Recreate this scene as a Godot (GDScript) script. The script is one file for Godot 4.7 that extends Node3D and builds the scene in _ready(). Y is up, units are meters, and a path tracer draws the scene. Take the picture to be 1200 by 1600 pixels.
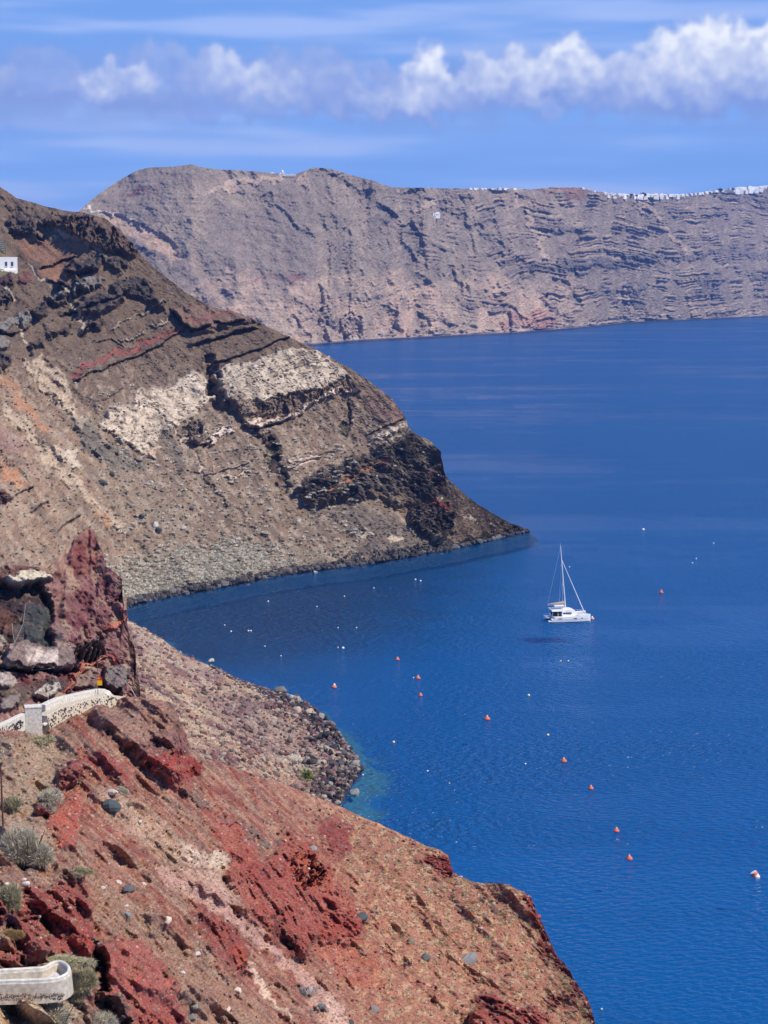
extends Node3D
# A caldera bay seen from a cliff path: far cliff, headland, cove, red slope, moored catamaran and buoys.
# Surveyed points are given as sight lines (photo column, photo row) with a distance; sight() turns them into places in metres.

const LENS := 2800.0
const EYE := Vector3(0, 100, 0)
var cam: Camera3D
var ns := FastNoiseLite.new()
var nf := FastNoiseLite.new()
var nr := FastNoiseLite.new()
var nc := FastNoiseLite.new()
var rng := RandomNumberGenerator.new()
var used := {}
var sun_dir := Vector3.ZERO


func _ready() -> void:
	rng.seed = 7
	set_noise()
	make_camera()
	make_sky_and_sun()
	make_sea()
	make_seabed()
	var far := far_cliff()
	var mid := headland()
	var talus := cove_slope()
	var crag := near_crag()
	var red := red_slope()
	make_villages(far, mid)
	make_path_walls(crag, red)
	make_boulders(mid, talus, red)
	make_plants(mid, talus, red)
	make_catamaran()
	make_buoys()
	make_small_things(crag, red)


func set_noise() -> void:
	for n in [ns, nf, nr, nc]:
		n.frequency = 1.0
		n.seed = 11
		n.noise_type = FastNoiseLite.TYPE_SIMPLEX
	ns.fractal_type = FastNoiseLite.FRACTAL_NONE
	nf.fractal_type = FastNoiseLite.FRACTAL_FBM
	nf.fractal_octaves = 4
	nr.fractal_type = FastNoiseLite.FRACTAL_RIDGED
	nr.fractal_octaves = 3
	nc.noise_type = FastNoiseLite.TYPE_CELLULAR
	nc.fractal_type = FastNoiseLite.FRACTAL_NONE
	nc.cellular_return_type = FastNoiseLite.RETURN_DISTANCE2_SUB
	nc.cellular_jitter = 0.9


func make_camera() -> void:
	cam = Camera3D.new()
	cam.name = "camera"
	cam.position = EYE
	cam.rotation.x = -atan(360.0 / LENS)
	cam.fov = rad_to_deg(2.0 * atan(800.0 / LENS))
	cam.near = 0.5
	cam.far = 40000.0
	cam.current = true
	add_child(cam)


func make_sky_and_sun() -> void:
	var sun := DirectionalLight3D.new()
	sun.name = "sun"
	var el := deg_to_rad(51.0)
	var az := deg_to_rad(112.0)
	sun_dir = Vector3(cos(el) * sin(az), sin(el), -cos(el) * cos(az))
	sun.light_energy = 1.6
	sun.light_color = Color(1.0, 0.96, 0.89)
	sun.light_angular_distance = 0.5
	sun.shadow_enabled = true
	add_child(sun)
	sun.look_at_from_position(Vector3.ZERO, -sun_dir, Vector3.UP)
	var e := Environment.new()
	e.background_mode = Environment.BG_SKY
	e.tonemap_mode = Environment.TONE_MAPPER_LINEAR
	e.tonemap_exposure = 1.12
	e.sdfgi_enabled = true
	e.ssao_enabled = true
	e.ssil_enabled = true
	e.fog_enabled = true
	e.fog_density = 0.00006
	e.fog_light_color = Color(0.48, 0.66, 1.0)
	var m := PanoramaSkyMaterial.new()
	m.panorama = ImageTexture.create_from_image(sky_picture())
	m.filter = true
	e.sky = Sky.new()
	e.sky.sky_material = m
	var w := WorldEnvironment.new()
	w.name = "air"
	w.environment = e
	add_child(w)


# air and clouds only; the same kind of cloud row stands over the horizon all the way round
func sky_picture() -> Image:
	var W := 4096
	var Hh := 2048
	var im := Image.create(W, Hh, false, Image.FORMAT_RGB8)
	# plain air: a row of one colour for each height
	for r in Hh:
		im.fill_rect(Rect2i(0, r, W, 1), air((0.5 - (r + 0.5) / Hh) * 180.0).linear_to_srgb())
	# high thin veils, drawn coarse above the cloud row
	var cw := 1024
	var ch := 512
	var co := Image.create(cw, ch, false, Image.FORMAT_RGB8)
	for r in range(0, ch / 2):
		var el := (0.5 - (r + 0.5) / ch) * 180.0
		var base := air(el)
		for c in cw:
			var a := TAU * (c + 0.5) / cw
			var d := Vector3(cos(a), tan(deg_to_rad(minf(el, 85.0))), sin(a))
			var v := smoothstep(0.05, 0.7, nf.get_noise_3d(d.x * 1.6, d.y * 4.0, d.z * 1.6)) * 0.16
			co.set_pixel(c, r, base.lerp(Color(0.62, 0.72, 0.9), v).linear_to_srgb())
	co.resize(W, Hh, Image.INTERPOLATE_CUBIC)
	im.blit_rect(co, Rect2i(0, 0, W, Hh / 2 - 150), Vector2i.ZERO)
	# the cloud row, between 0 and 13 degrees
	for r in range(Hh / 2 - 150, Hh / 2):
		var el := (0.5 - (r + 0.5) / Hh) * 180.0
		for c in W:
			# panorama column -> azimuth right of the camera's heading
			var az := wrapf((c + 0.5) / W * 360.0, -180.0, 180.0)
			im.set_pixel(c, r, cloud_row(az, el).linear_to_srgb())
	return im


func air(el: float) -> Color:
	if el < 0.0:
		return Color(0.14, 0.25, 0.47)
	var c := Color(0.250, 0.450, 0.90).lerp(Color(0.165, 0.345, 0.79), smoothstep(0.0, 11.0, el))
	c = c.lerp(Color(0.062, 0.195, 0.60), smoothstep(8.0, 34.0, el))
	return c.lerp(Color(0.035, 0.12, 0.44), smoothstep(30.0, 90.0, el))


# heaps of cloud: azimuth, height, half width, half height (degrees), strength, brightness
var heaps := [
	[9.9, 6.35, 2.0, 1.5, 1.3, 1.0], [11.9, 6.3, 1.9, 1.4, 1.2, 0.95], [8.6, 6.1, 0.9, 1.0, 0.9, 0.75], [13.6, 6.2, 1.7, 1.2, 1.0, 0.9],
	[5.6, 6.35, 1.15, 1.1, 1.0, 0.9], [4.2, 6.15, 1.2, 1.0, 0.95, 0.75], [6.7, 6.0, 0.8, 0.9, 0.8, 0.75], [3.0, 6.5, 0.6, 0.75, 0.85, 0.75],
	[1.4, 6.2, 0.75, 0.95, 1.0, 0.9], [1.0, 5.5, 1.6, 0.65, 0.9, 0.75], [2.3, 5.75, 1.0, 0.8, 0.8, 0.5], [-0.6, 5.6, 1.1, 0.6, 0.8, 0.65], [-0.3, 6.25, 1.3, 0.6, 0.7, 0.3],
	[4.6, 5.35, 0.9, 0.22, 0.5, 0.5], [7.6, 5.9, 1.1, 0.9, 0.85, 0.6], [3.3, 5.8, 1.2, 0.7, 0.8, 0.45], [-1.8, 5.8, 1.2, 0.7, 0.7, 0.35], [-3.2, 6.1, 1.0, 0.6, 0.7, 0.4], [-2.4, 6.3, 1.6, 0.9, 0.7, 0.25], [-5.0, 6.2, 1.5, 0.8, 0.85, 0.7], [-4.0, 5.7, 1.7, 0.7, 0.7, 0.45], [-5.6, 5.55, 1.1, 0.7, 0.6, 0.15],
	[-6.8, 6.6, 1.5, 0.7, 0.75, 0.25], [-8.2, 6.1, 1.4, 0.5, 0.8, 0.65], [-9.4, 5.8, 1.6, 0.38, 0.7, 0.6], [-10.6, 6.3, 1.5, 0.8, 0.65, 0.2], [-8.0, 5.6, 1.7, 0.45, 0.6, 0.2],
	[-12.5, 6.0, 1.4, 0.5, 0.6, 0.4], [-12.2, 4.7, 0.8, 0.25, 0.4, 0.1],
]
var heap_grid := []


func more_heaps() -> void:
	for h in heaps:
		h[2] *= 1.12
		h[3] *= 1.25
	var g := RandomNumberGenerator.new()
	g.seed = 5
	var a := 15.5
	while a < 345.0:
		var k := g.randf_range(0.5, 1.25)
		heaps.append([a - (360.0 if a > 180.0 else 0.0), g.randf_range(5.6, 6.6), 1.5 * k, 1.1 * k, g.randf_range(0.6, 1.1), g.randf_range(0.25, 1.0)])
		a += g.randf_range(0.8, 2.4)
	heap_grid.resize(361)
	for i in 361:
		heap_grid[i] = []
	for h in heaps:
		for i in range(int(floor(h[0] - h[2] * 1.6)) + 180, int(ceil(h[0] + h[2] * 1.6)) + 181):
			heap_grid[(i + 360) % 360].append(h)


func cloud_row(az: float, el: float) -> Color:
	if heap_grid.is_empty():
		more_heaps()
	var c := air(el)
	var ra := deg_to_rad(az)
	var X := cos(ra) * 57.3
	var Z := sin(ra) * 57.3
	# long streaks of veil
	var st := nf.get_noise_3d(X * 0.055, el * 0.75, Z * 0.055 + el * 0.02)
	c = c.lerp(Color(0.40, 0.53, 0.90), smoothstep(-0.1, 0.5, st) * 0.8)
	c = c.lerp(Color(0.165, 0.34, 0.79), smoothstep(0.05, 0.6, -st) * 0.4)
	# soft blue-grey body between the heaps
	var bd := exp(-pow((el - 5.8) / 1.0, 2.0)) * smoothstep(-0.5, 0.25, nf.get_noise_3d(X * 0.28, el * 0.7 + 9.0, Z * 0.28))
	c = c.lerp(Color(0.235, 0.335, 0.68), bd * 0.9)
	var wx := nf.get_noise_3d(X * 0.9, el * 0.9, Z * 0.9) * 0.55 + ns.get_noise_3d(X * 5.0, el * 5.0, Z * 5.0) * 0.08
	var wy := nf.get_noise_3d(X * 0.9 + 31.0, el * 0.9, Z * 0.9) * 0.5 + ns.get_noise_3d(X * 5.0 + 9.0, el * 5.0, Z * 5.0) * 0.08
	var den := 0.0
	var lit := 0.0
	for h in heap_grid[(int(floor(az)) + 180 + 360) % 360]:
		var dx: float = (az + wx - h[0]) / h[2]
		var dy: float = (el + wy - h[1]) / h[3]
		if dy < 0.0:
			dy *= 1.25
		var q: float = 1.0 - (dx * dx + dy * dy)
		if q > 0.0:
			var w: float = minf(1.0, q * 1.9) * h[4]
			var top: float = clampf(0.52 + dy * 0.72 + dx * 0.2, 0.0, 1.0)
			var l: float = h[5] * top * (0.72 + 0.5 * nf.get_noise_3d(X * 2.2 + 5.0, el * 2.2 + wy, Z * 2.2))
			lit = lerpf(lit, l, clampf(w, 0.0, 1.0))
			den = 1.0 - (1.0 - den) * (1.0 - clampf(w, 0.0, 0.97))
	if den > 0.0:
		var body := Color(0.225, 0.335, 0.72).lerp(Color(0.88, 0.91, 0.97), clampf(lit * 1.3, 0.0, 1.0))
		c = c.lerp(body, clampf(den, 0.0, 1.0))
	return c


# ---------------------------------------------------------------- places and names

func sight_dir(px: float, py: float) -> Vector3:
	return cam.basis * Vector3((px - 600.0) / LENS, -(py - 800.0) / LENS, -1.0)


func sight(px: float, py: float, far: float) -> Vector3:
	var d := sight_dir(px, py)
	return EYE + d * (far / -d.z)


func at_sea(px: float, py: float, level := 0.0) -> Vector3:
	var d := sight_dir(px, py)
	return EYE + d * ((EYE.y - level) / -d.y)


# photo colour of a sunlit surface -> base colour (linear)
func tone(r: float, g: float, b: float, k := 0.72) -> Color:
	var c := Color(r / 255.0, g / 255.0, b / 255.0).srgb_to_linear()
	return Color(c.r * k, c.g * k, c.b * k)


func numbered(called: String) -> String:
	if not used.has(called):
		used[called] = 0
		return called
	used[called] += 1
	return "%s_%03d" % [called, used[called]]


func thing(called: String, label: String, category: String, at := Vector3.ZERO, group := "") -> Node3D:
	var o := Node3D.new()
	o.name = numbered(called)
	o.position = at
	add_child(o)
	tag(o, label, category, group)
	return o


func tag(o: Node, label: String, category := "", group := "", kind := "") -> void:
	if label:
		o.set_meta("label", label)
	if category:
		o.set_meta("category", category)
	if group:
		o.set_meta("group", group)
	if kind:
		o.set_meta("kind", kind)


func part(called: String, mesh: Mesh, mat: Material, parent: Node = null) -> MeshInstance3D:
	var o := MeshInstance3D.new()
	o.name = called if parent else numbered(called)
	o.mesh = mesh
	o.material_override = mat
	(parent if parent else self).add_child(o, true)
	return o


func paint(c: Color, rough := 0.8, vertex := false) -> StandardMaterial3D:
	var m := StandardMaterial3D.new()
	m.albedo_color = Color.WHITE if vertex else c.linear_to_srgb()
	m.roughness = rough
	m.vertex_color_use_as_albedo = vertex
	m.metallic_specular = 0.25
	return m


# ---------------------------------------------------------------- land sheets
# A sheet is lofted through surveyed lines (each an array of px, py, distance); features then change its colour and relief.
class Sheet:
	var nx := 0
	var ny := 0
	var seg := PackedInt32Array()
	var pos := PackedVector3Array()
	var nrm := PackedVector3Array()
	var pxs := PackedFloat32Array()
	var pys := PackedFloat32Array()
	var qx := PackedFloat32Array()
	var qy := PackedFloat32Array()
	var col := PackedColorArray()
	var dsp := PackedFloat32Array()
	var rgh := PackedFloat32Array()
	var x0 := 0.0
	var step := 1.0

	func near(px: float, py: float) -> int:
		var i := clampi(int(round((px - x0) / step)), 0, nx - 1)
		var best := i
		var bd := 1e9
		for r in ny:
			var d := absf(pys[r * nx + i] - py)
			if d < bd:
				bd = d
				best = r * nx + i
		return best


func line_at(l: Array, px: float) -> Vector2:
	var n := l.size() / 3
	if px <= l[0]:
		return Vector2(l[1], l[2])
	for k in n - 1:
		var xa: float = l[k * 3]
		var xb: float = l[k * 3 + 3]
		if px <= xb:
			var t := (px - xa) / maxf(xb - xa, 1e-4)
			return Vector2(lerpf(l[k * 3 + 1], l[k * 3 + 4], t), 1.0 / lerpf(1.0 / l[k * 3 + 2], 1.0 / l[k * 3 + 5], t))
	return Vector2(l[n * 3 - 2], l[n * 3 - 1])


# points on the water: the distance follows from the sight line
func sea_line(l: Array) -> Array:
	var o := []
	for k in l.size() / 2:
		o.append_array([l[k * 2], l[k * 2 + 1], -at_sea(l[k * 2], l[k * 2 + 1]).z])
	return o


func loft(x0: float, x1: float, step: float, rstep: float, lines: Array, warp: float) -> Sheet:
	var s := Sheet.new()
	s.x0 = x0
	s.step = step
	s.nx = int(ceil((x1 - x0) / step)) + 1
	var tab := []
	for l in lines:
		var t := PackedVector2Array()
		for i in s.nx:
			t.append(line_at(l, x0 + i * step))
		tab.append(t)
	var rows := 1
	for k in lines.size() - 1:
		var most := 0.0
		for i in s.nx:
			most = maxf(most, tab[k + 1][i].x - tab[k][i].x)
		var n := maxi(1, int(ceil(most / rstep)))
		s.seg.append(n)
		rows += n
	s.ny = rows
	var total := s.nx * s.ny
	s.pos.resize(total)
	s.nrm.resize(total)
	s.pxs.resize(total)
	s.pys.resize(total)
	s.qx.resize(total)
	s.qy.resize(total)
	s.col.resize(total)
	s.dsp.resize(total)
	s.rgh.resize(total)
	var r := 0
	for k in lines.size() - 1:
		var n: int = s.seg[k]
		for j in range(0 if k == 0 else 1, n + 1):
			var t := float(j) / n
			for i in s.nx:
				var a: Vector2 = tab[k][i]
				var b: Vector2 = tab[k + 1][i]
				var px := x0 + i * step
				var py := lerpf(a.x, b.x, t)
				var v := r * s.nx + i
				s.pos[v] = sight(px, py, 1.0 / lerpf(1.0 / a.y, 1.0 / b.y, t))
				s.pxs[v] = px
				s.pys[v] = py
				var wx := 2.4 * nf.get_noise_2d(px * 0.028, py * 0.028)
				var wy := 2.4 * nf.get_noise_2d(px * 0.028 + 77.0, py * 0.028)
				s.qx[v] = px + warp * wx
				s.qy[v] = py + warp * wy
			r += 1
	normals(s, 5)
	return s


func normals(s: Sheet, gap: int) -> void:
	var nx := s.nx
	for r in s.ny:
		var ra := maxi(0, r - gap) * nx
		var rb := mini(s.ny - 1, r + gap) * nx
		for i in nx:
			var ia := maxi(0, i - gap)
			var ib := mini(nx - 1, i + gap)
			var n := (s.pos[rb + i] - s.pos[ra + i]).cross(s.pos[r * nx + ib] - s.pos[r * nx + ia])
			if n.length_squared() < 1e-12:
				n = Vector3.UP
			s.nrm[r * nx + i] = n.normalized()


const PATCH := 0
const LEDGE := 1
const FOLDS := 2
const RIBS := 3

# pts: x, y, x, y ... ; closed outlines are filled, open lines are w wide. rel: metres pushed out; rough: rockiness, kept when negative
func feat(s: Sheet, closed: bool, pts: Array, w: float, c: Color, cs: float, rel: float, rough := -1.0, how := PATCH) -> void:
	var n := pts.size() / 2
	var P := PackedVector2Array()
	var lo := Vector2(1e9, 1e9)
	var hi := -lo
	for k in n:
		var v := Vector2(pts[k * 2], pts[k * 2 + 1])
		P.append(v)
		lo = lo.min(v)
		hi = hi.max(v)
	var reach := w * (3.0 if how == LEDGE else 1.2) + 1.0
	lo -= Vector2(reach, reach)
	hi += Vector2(reach, reach)
	var i0 := clampi(int((lo.x - 14.0 - s.x0) / s.step), 0, s.nx - 1)
	var i1 := clampi(int((hi.x + 14.0 - s.x0) / s.step), 0, s.nx - 1)
	var last := n if closed else n - 1
	for r in s.ny:
		for i in range(i0, i1 + 1):
			var v := r * s.nx + i
			var y := s.qy[v]
			if y < lo.y or y > hi.y:
				continue
			var x := s.qx[v]
			if how == LEDGE:
				x = lerpf(s.pxs[v], x, 0.35)
				y = lerpf(s.pys[v], y, 0.35)
			if x < lo.x or x > hi.x:
				continue
			var q := Vector2(x, y)
			var best := 1e12
			var side := 1.0
			var inside := false
			for k in last:
				var a := P[k]
				var b := P[(k + 1) % n]
				var ab := b - a
				var t := clampf((q - a).dot(ab) / ab.length_squared(), 0.0, 1.0)
				var d := (a + ab * t).distance_squared_to(q)
				if d < best:
					best = d
					side = signf(ab.cross(q - a))
				if closed and (a.y > y) != (b.y > y) and x < (b.x - a.x) * (y - a.y) / (b.y - a.y) + a.x:
					inside = not inside
			var dist := sqrt(best)
			var m := 0.0
			if closed:
				m = smoothstep(-w, w, dist if inside else -dist)
			else:
				m = 1.0 - smoothstep(w * 0.55, w, dist)
			if how == LEDGE:
				# a shelf whose lip runs along the line: proud above it, cut back below; dark colours include its painted shade
				var up := -side * signf(P[n - 1].x - P[0].x)
				var lip := 0.0
				if up > 0.0:
					lip = 1.0 - smoothstep(0.0, w * 3.5, dist)
				else:
					lip = -0.3 * (1.0 - smoothstep(w * 0.3, w * 1.6, dist))
					if dist < w:
						m = maxf(m, 1.0 - smoothstep(w * 0.5, w, dist))
				s.dsp[v] += 0.6 * rel * lip
				if up > 0.0:
					m *= 0.35
			elif m > 0.0:
				s.dsp[v] += rel * m
			if m <= 0.0:
				continue
			var cc := c
			if how == FOLDS:
				var ph := (y + 0.31 * x + 9.0 * ns.get_noise_2d(x * 0.018, y * 0.024) + 3.0 * ns.get_noise_2d(x * 0.06, y * 0.08)) * 0.72
				var dark := smoothstep(0.30, 0.85, sin(ph)) * smoothstep(-0.35, 0.15, ns.get_noise_2d(x * 0.05 + 9.0, y * 0.05))
				var f2 := nf.get_noise_2d(x * 0.04 + 50.0, y * 0.05)
				cc = c.lerp(tone(125, 110, 98), clampf(dark * 0.7 + smoothstep(0.1, 0.5, f2) * 0.5, 0.0, 1.0))
				s.dsp[v] += m * (0.2 - 0.4 * dark)
			elif how == RIBS:
				var f := nr.get_noise_2d((x + 0.12 * y) * 0.055, y * 0.009)
				s.dsp[v] += m * 2.4 * (f - 0.3)
				cc = c * (0.8 + 0.5 * maxf(0.0, ns.get_noise_2d(x * 0.3, y * 0.08)))
			var blot := cs
			if closed and w >= 2.5:
				blot *= clampf(0.92 + 0.7 * nf.get_noise_2d(x * 0.06, y * 0.06), 0.25, 1.0)
			s.col[v] = s.col[v].lerp(cc, blot * m)
			if rough >= 0.0:
				s.rgh[v] = lerpf(s.rgh[v], rough, m)


# grain and broken rock over everything; size: metres of one grain
func roughen(s: Sheet, grain: float, block: float, speckle := 1.0) -> void:
	var g := RandomNumberGenerator.new()
	g.seed = 3
	for v in s.pos.size():
		var p := s.pos[v]
		var r := s.rgh[v]
		var cell := nc.get_noise_3d(p.x / block, p.y / block * 1.2, p.z / block)
		var fine := ns.get_noise_3d(p.x / grain, p.y / grain, p.z / grain)
		var med := nf.get_noise_3d(p.x / (block * 3.0), p.y / (block * 3.0), p.z / (block * 3.0))
		s.dsp[v] += r * block * (0.42 * (cell + 0.5) + 0.6 * med) + grain * (0.28 * fine + g.randf_range(-0.16, 0.16)) * (0.6 + 0.6 * r)
		var k := 1.0 + (0.26 * fine + g.randf_range(-0.24, 0.24)) * speckle + 0.24 * med
		if g.randf() < 0.05:
			k *= 1.3
		elif g.randf() < 0.07:
			k *= 0.6
		k = maxf(k, 0.25)
		var c := s.col[v]
		var l := (c.r + c.g + c.b) / 3.0
		var gr := 0.35 * speckle * clampf(ns.get_noise_3d(p.x / grain * 0.45 + 60.0, p.y / grain * 0.45, p.z / grain * 0.45) + 0.1, 0.0, 1.0)
		s.col[v] = Color(lerpf(c.r, l * 1.05, gr) * k, lerpf(c.g, l, gr) * k, lerpf(c.b, l * 0.98, gr) * k)


# back: the hidden far side, going down behind the crest; foot: rows that run on under the water
func finish(s: Sheet, called: String, mat: Material, lift: float, back_len: float, back_fall: float, foot := Vector3.ZERO, back_dir := Vector3.ZERO) -> MeshInstance3D:
	var nx := s.nx
	# relief is pushed out mostly towards the open side of the slope, so that ledges stand proud instead of growing upwards
	for v in s.pos.size():
		var d := (EYE - s.pos[v]).normalized()
		s.pos[v] += d * (s.dsp[v] * (1.0 - lift) / maxf(0.35, s.nrm[v].dot(d))) + s.nrm[v] * (s.dsp[v] * lift)
	normals(s, 1)
	var nb := 8
	var nt := 3 if foot != Vector3.ZERO else 0
	var P := PackedVector3Array()
	var N := PackedVector3Array()
	var C := PackedColorArray()
	for k in nb:
		var L := back_len * pow(float(nb - k) / nb, 1.7)
		for i in nx:
			var p := s.pos[i]
			var d := back_dir
			if d == Vector3.ZERO:
				d = p - EYE
				d /= Vector2(d.x, d.z).length()
				d.y -= back_fall
			P.append(p + d * L + Vector3(0, 0.04 * L * ns.get_noise_2d(i * 0.05, k), 0))
			N.append(Vector3.UP)
			C.append(s.col[i])
	P.append_array(s.pos)
	N.append_array(s.nrm)
	C.append_array(s.col)
	for k in nt:
		for i in nx:
			var v := (s.ny - 1) * nx + i
			P.append(s.pos[v] + foot * float(k + 1) / nt)
			N.append(Vector3.UP)
			C.append(s.col[v])
	var rows := nb + s.ny + nt
	var I := PackedInt32Array()
	I.resize((rows - 1) * (nx - 1) * 6)
	var w := 0
	for r in rows - 1:
		for i in nx - 1:
			var a := r * nx + i
			I[w] = a
			I[w + 1] = a + 1
			I[w + 2] = a + nx
			I[w + 3] = a + 1
			I[w + 4] = a + nx + 1
			I[w + 5] = a + nx
			w += 6
	# normals of the added rows
	for r in rows:
		if r >= nb - 1 and r < nb + s.ny and r != nb - 1:
			continue
		for i in nx:
			var ra := maxi(0, r - 1) * nx
			var rb := mini(rows - 1, r + 1) * nx
			var n := (P[rb + i] - P[ra + i]).cross(P[r * nx + mini(nx - 1, i + 1)] - P[r * nx + maxi(0, i - 1)])
			N[r * nx + i] = n.normalized() if n.length_squared() > 1e-12 else Vector3.UP
	var A := []
	A.resize(Mesh.ARRAY_MAX)
	A[Mesh.ARRAY_VERTEX] = P
	A[Mesh.ARRAY_NORMAL] = N
	A[Mesh.ARRAY_COLOR] = C
	A[Mesh.ARRAY_INDEX] = I
	var mesh := ArrayMesh.new()
	mesh.add_surface_from_arrays(Mesh.PRIMITIVE_TRIANGLES, A)
	var o := part(called, mesh, mat)
	tag(o, "", "", "", "structure")
	return o


func ground_material(fine: float) -> StandardMaterial3D:
	var m := paint(Color.WHITE, 0.95, true)
	m.metallic_specular = 0.15
	return m


# ---------------------------------------------------------------- far cliff
func far_cliff() -> Sheet:
	var shore := [100, 548, 2750, 300, 542, 2850] + sea_line([490, 536, 560, 530, 640, 526, 720, 522, 790, 519, 860, 514, 930, 508, 975, 503, 1040, 500, 1110, 497, 1170, 494, 1260, 489])
	var top := [100, 352, 2950, 122, 331, 3000, 150, 306, 3050, 185, 282, 3100, 215, 266, 3120, 232, 262, 3120, 270, 261, 3130, 300, 257, 3130, 312, 261, 3150, 345, 264, 3170, 385, 267, 3200, 420, 270, 3230, 445, 272, 3240, 462, 271, 3240, 490, 261, 3260, 512, 263, 3280, 545, 272, 3320, 575, 280, 3360, 612, 292, 3420, 640, 293, 3480, 690, 294, 3600, 740, 295, 3750, 800, 295, 3950, 830, 296, 4050, 860, 293, 4150, 905, 293, 4250, 930, 299, 4350, 960, 304, 4500, 1000, 305, 4650, 1060, 305, 4950, 1095, 302, 5150, 1130, 297, 5350, 1165, 295, 5600, 1200, 292, 5800, 1260, 288, 6200]
	var low := []
	for k in top.size() / 3:
		var px: float = top[k * 3]
		var a := line_at(top, px)
		var b := line_at(shore, px)
		low.append_array([px, lerpf(a.x, b.x, 0.72), 1.0 / lerpf(1.0 / a.y, 1.0 / b.y, 0.8)])
	var s := loft(100, 1250, 1.6, 1.25, [top, low, shore], 5.0)
	for v in s.pos.size():
		var p := s.pos[v]
		var px := s.pxs[v]
		var py := s.qy[v]
		var c := p.x * 0.47 - p.z * 0.88
		var f := c - 0.75 * p.y                       # the ribs lean as they run down
		var right := smoothstep(640.0, 860.0, px + 60.0 * ns.get_noise_2d(px * 0.01, py * 0.01))
		var gul := nr.get_noise_2d(f * 0.0042, p.y * 0.0016)
		var gul2 := nr.get_noise_2d((c - 0.55 * p.y) * 0.016 + 40.0, p.y * 0.004)
		var bed := p.y + 14.0 * ns.get_noise_2d(c * 0.0016, 3.0) + 2.2 * ns.get_noise_2d(c * 0.01, p.y * 0.02)
		var lay := ns.get_noise_2d(bed * 0.046, c * 0.0007)
		var lay2 := ns.get_noise_2d(bed * 0.11 + 70.0, c * 0.0016)
		var broken := smoothstep(-0.25, 0.3, nf.get_noise_2d(c * 0.005, p.y * 0.012))
		var cliff := smoothstep(0.0, 0.35, lay) * lerpf(0.10, 1.0, right) * broken
		var rib := nr.get_noise_2d(c * 0.05, p.y * 0.008)
		s.dsp[v] = 12.0 * (gul - 0.2) * lerpf(1.0, 0.15, right) + 1.5 * gul2 * lerpf(1.0, 0.5, right) + 4.5 * cliff + 3.0 * lay2 * broken * lerpf(0.2, 1.0, right) + 1.2 * rib * cliff + lerpf(4.0, 2.0, right) * nf.get_noise_3d(p.x * 0.02, p.y * 0.02, p.z * 0.02)
		s.rgh[v] = 0.25 + 0.4 * cliff
		var pink := smoothstep(415.0, 480.0, py + 26.0 * ns.get_noise_2d(px * 0.012, py * 0.02)) * (1.0 - smoothstep(840.0, 960.0, px + 0.3 * py - 150.0)) * smoothstep(120.0, 330.0, px)
		var col := tone(148, 134, 124).lerp(tone(206, 176, 154), pink * (0.75 + 0.5 * nf.get_noise_2d(f * 0.012, p.y * 0.004)))
		col = col.lerp(tone(176, 158, 140), smoothstep(0.1, 0.6, ns.get_noise_2d(f * 0.008, p.y * 0.003)) * 0.4)
		col = col.lerp(tone(104, 100, 104), cliff * 0.55)
		col = col.lerp(tone(190, 165, 145), smoothstep(0.15, 0.5, -lay2) * right * 0.5 * broken)
		# thin beds: the same stone runs along the wall
		var thin := ns.get_noise_2d(bed * 0.19 + 15.0, c * 0.0016)
		s.dsp[v] += 1.6 * thin * lerpf(0.15, 1.0, right) * broken
		col = col.lerp(tone(96, 92, 98), smoothstep(0.1, 0.5, thin) * lerpf(0.1, 0.5, right) * broken)
		col = col.lerp(tone(206, 182, 160), smoothstep(0.15, 0.5, -thin) * right * 0.35 * broken)
		s.col[v] = col
	var dark := tone(92, 86, 94)
	var rust := tone(135, 88, 92)
	var pale := tone(208, 180, 158)
	feat(s, true, [195, 308, 200, 297, 215, 290, 232, 294, 246, 304, 225, 302], 3.0, rust, 0.8, 0.0)
	feat(s, true, [778, 514, 790, 495, 815, 486, 850, 488, 868, 500, 862, 512, 820, 516], 5.0, tone(165, 100, 96), 0.5, 4.0, 0.6)
	feat(s, true, [835, 299, 850, 293, 905, 293, 932, 300, 900, 308, 870, 304], 3.0, tone(140, 98, 88), 0.7, 0.0)
	feat(s, true, [150, 330, 175, 335, 205, 345, 240, 360, 285, 398, 270, 402, 235, 385, 200, 365, 160, 345], 6.0, tone(205, 172, 148), 0.85, -6.0, 0.05)
	feat(s, false, [128, 331, 150, 329, 175, 336, 200, 343, 215, 346], 2.2, tone(232, 222, 208, 0.72), 0.9, 2.0, 0.1)
	# dark crags down the left shoulder and the long gullies with their shade painted in
	for g in [[220, 325, 232, 318, 244, 330, 250, 350, 236, 345], [214, 350, 228, 342, 246, 360, 240, 366], [250, 345, 262, 350, 266, 372, 255, 365], [200, 378, 230, 385, 255, 395, 268, 408, 240, 405], [262, 410, 285, 415, 292, 425, 268, 425], [300, 450, 325, 452, 350, 475, 368, 490, 330, 482, 305, 470], [335, 430, 350, 440, 372, 452, 380, 462, 355, 452], [440, 470, 470, 468, 500, 480, 525, 492, 560, 500, 566, 510, 552, 540, 545, 512, 500, 500], [860, 402, 920, 405, 980, 400, 1010, 412, 940, 425, 880, 420]]:
		feat(s, true, g, 5.0, dark, 0.4, 3.0, 0.7)
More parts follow.
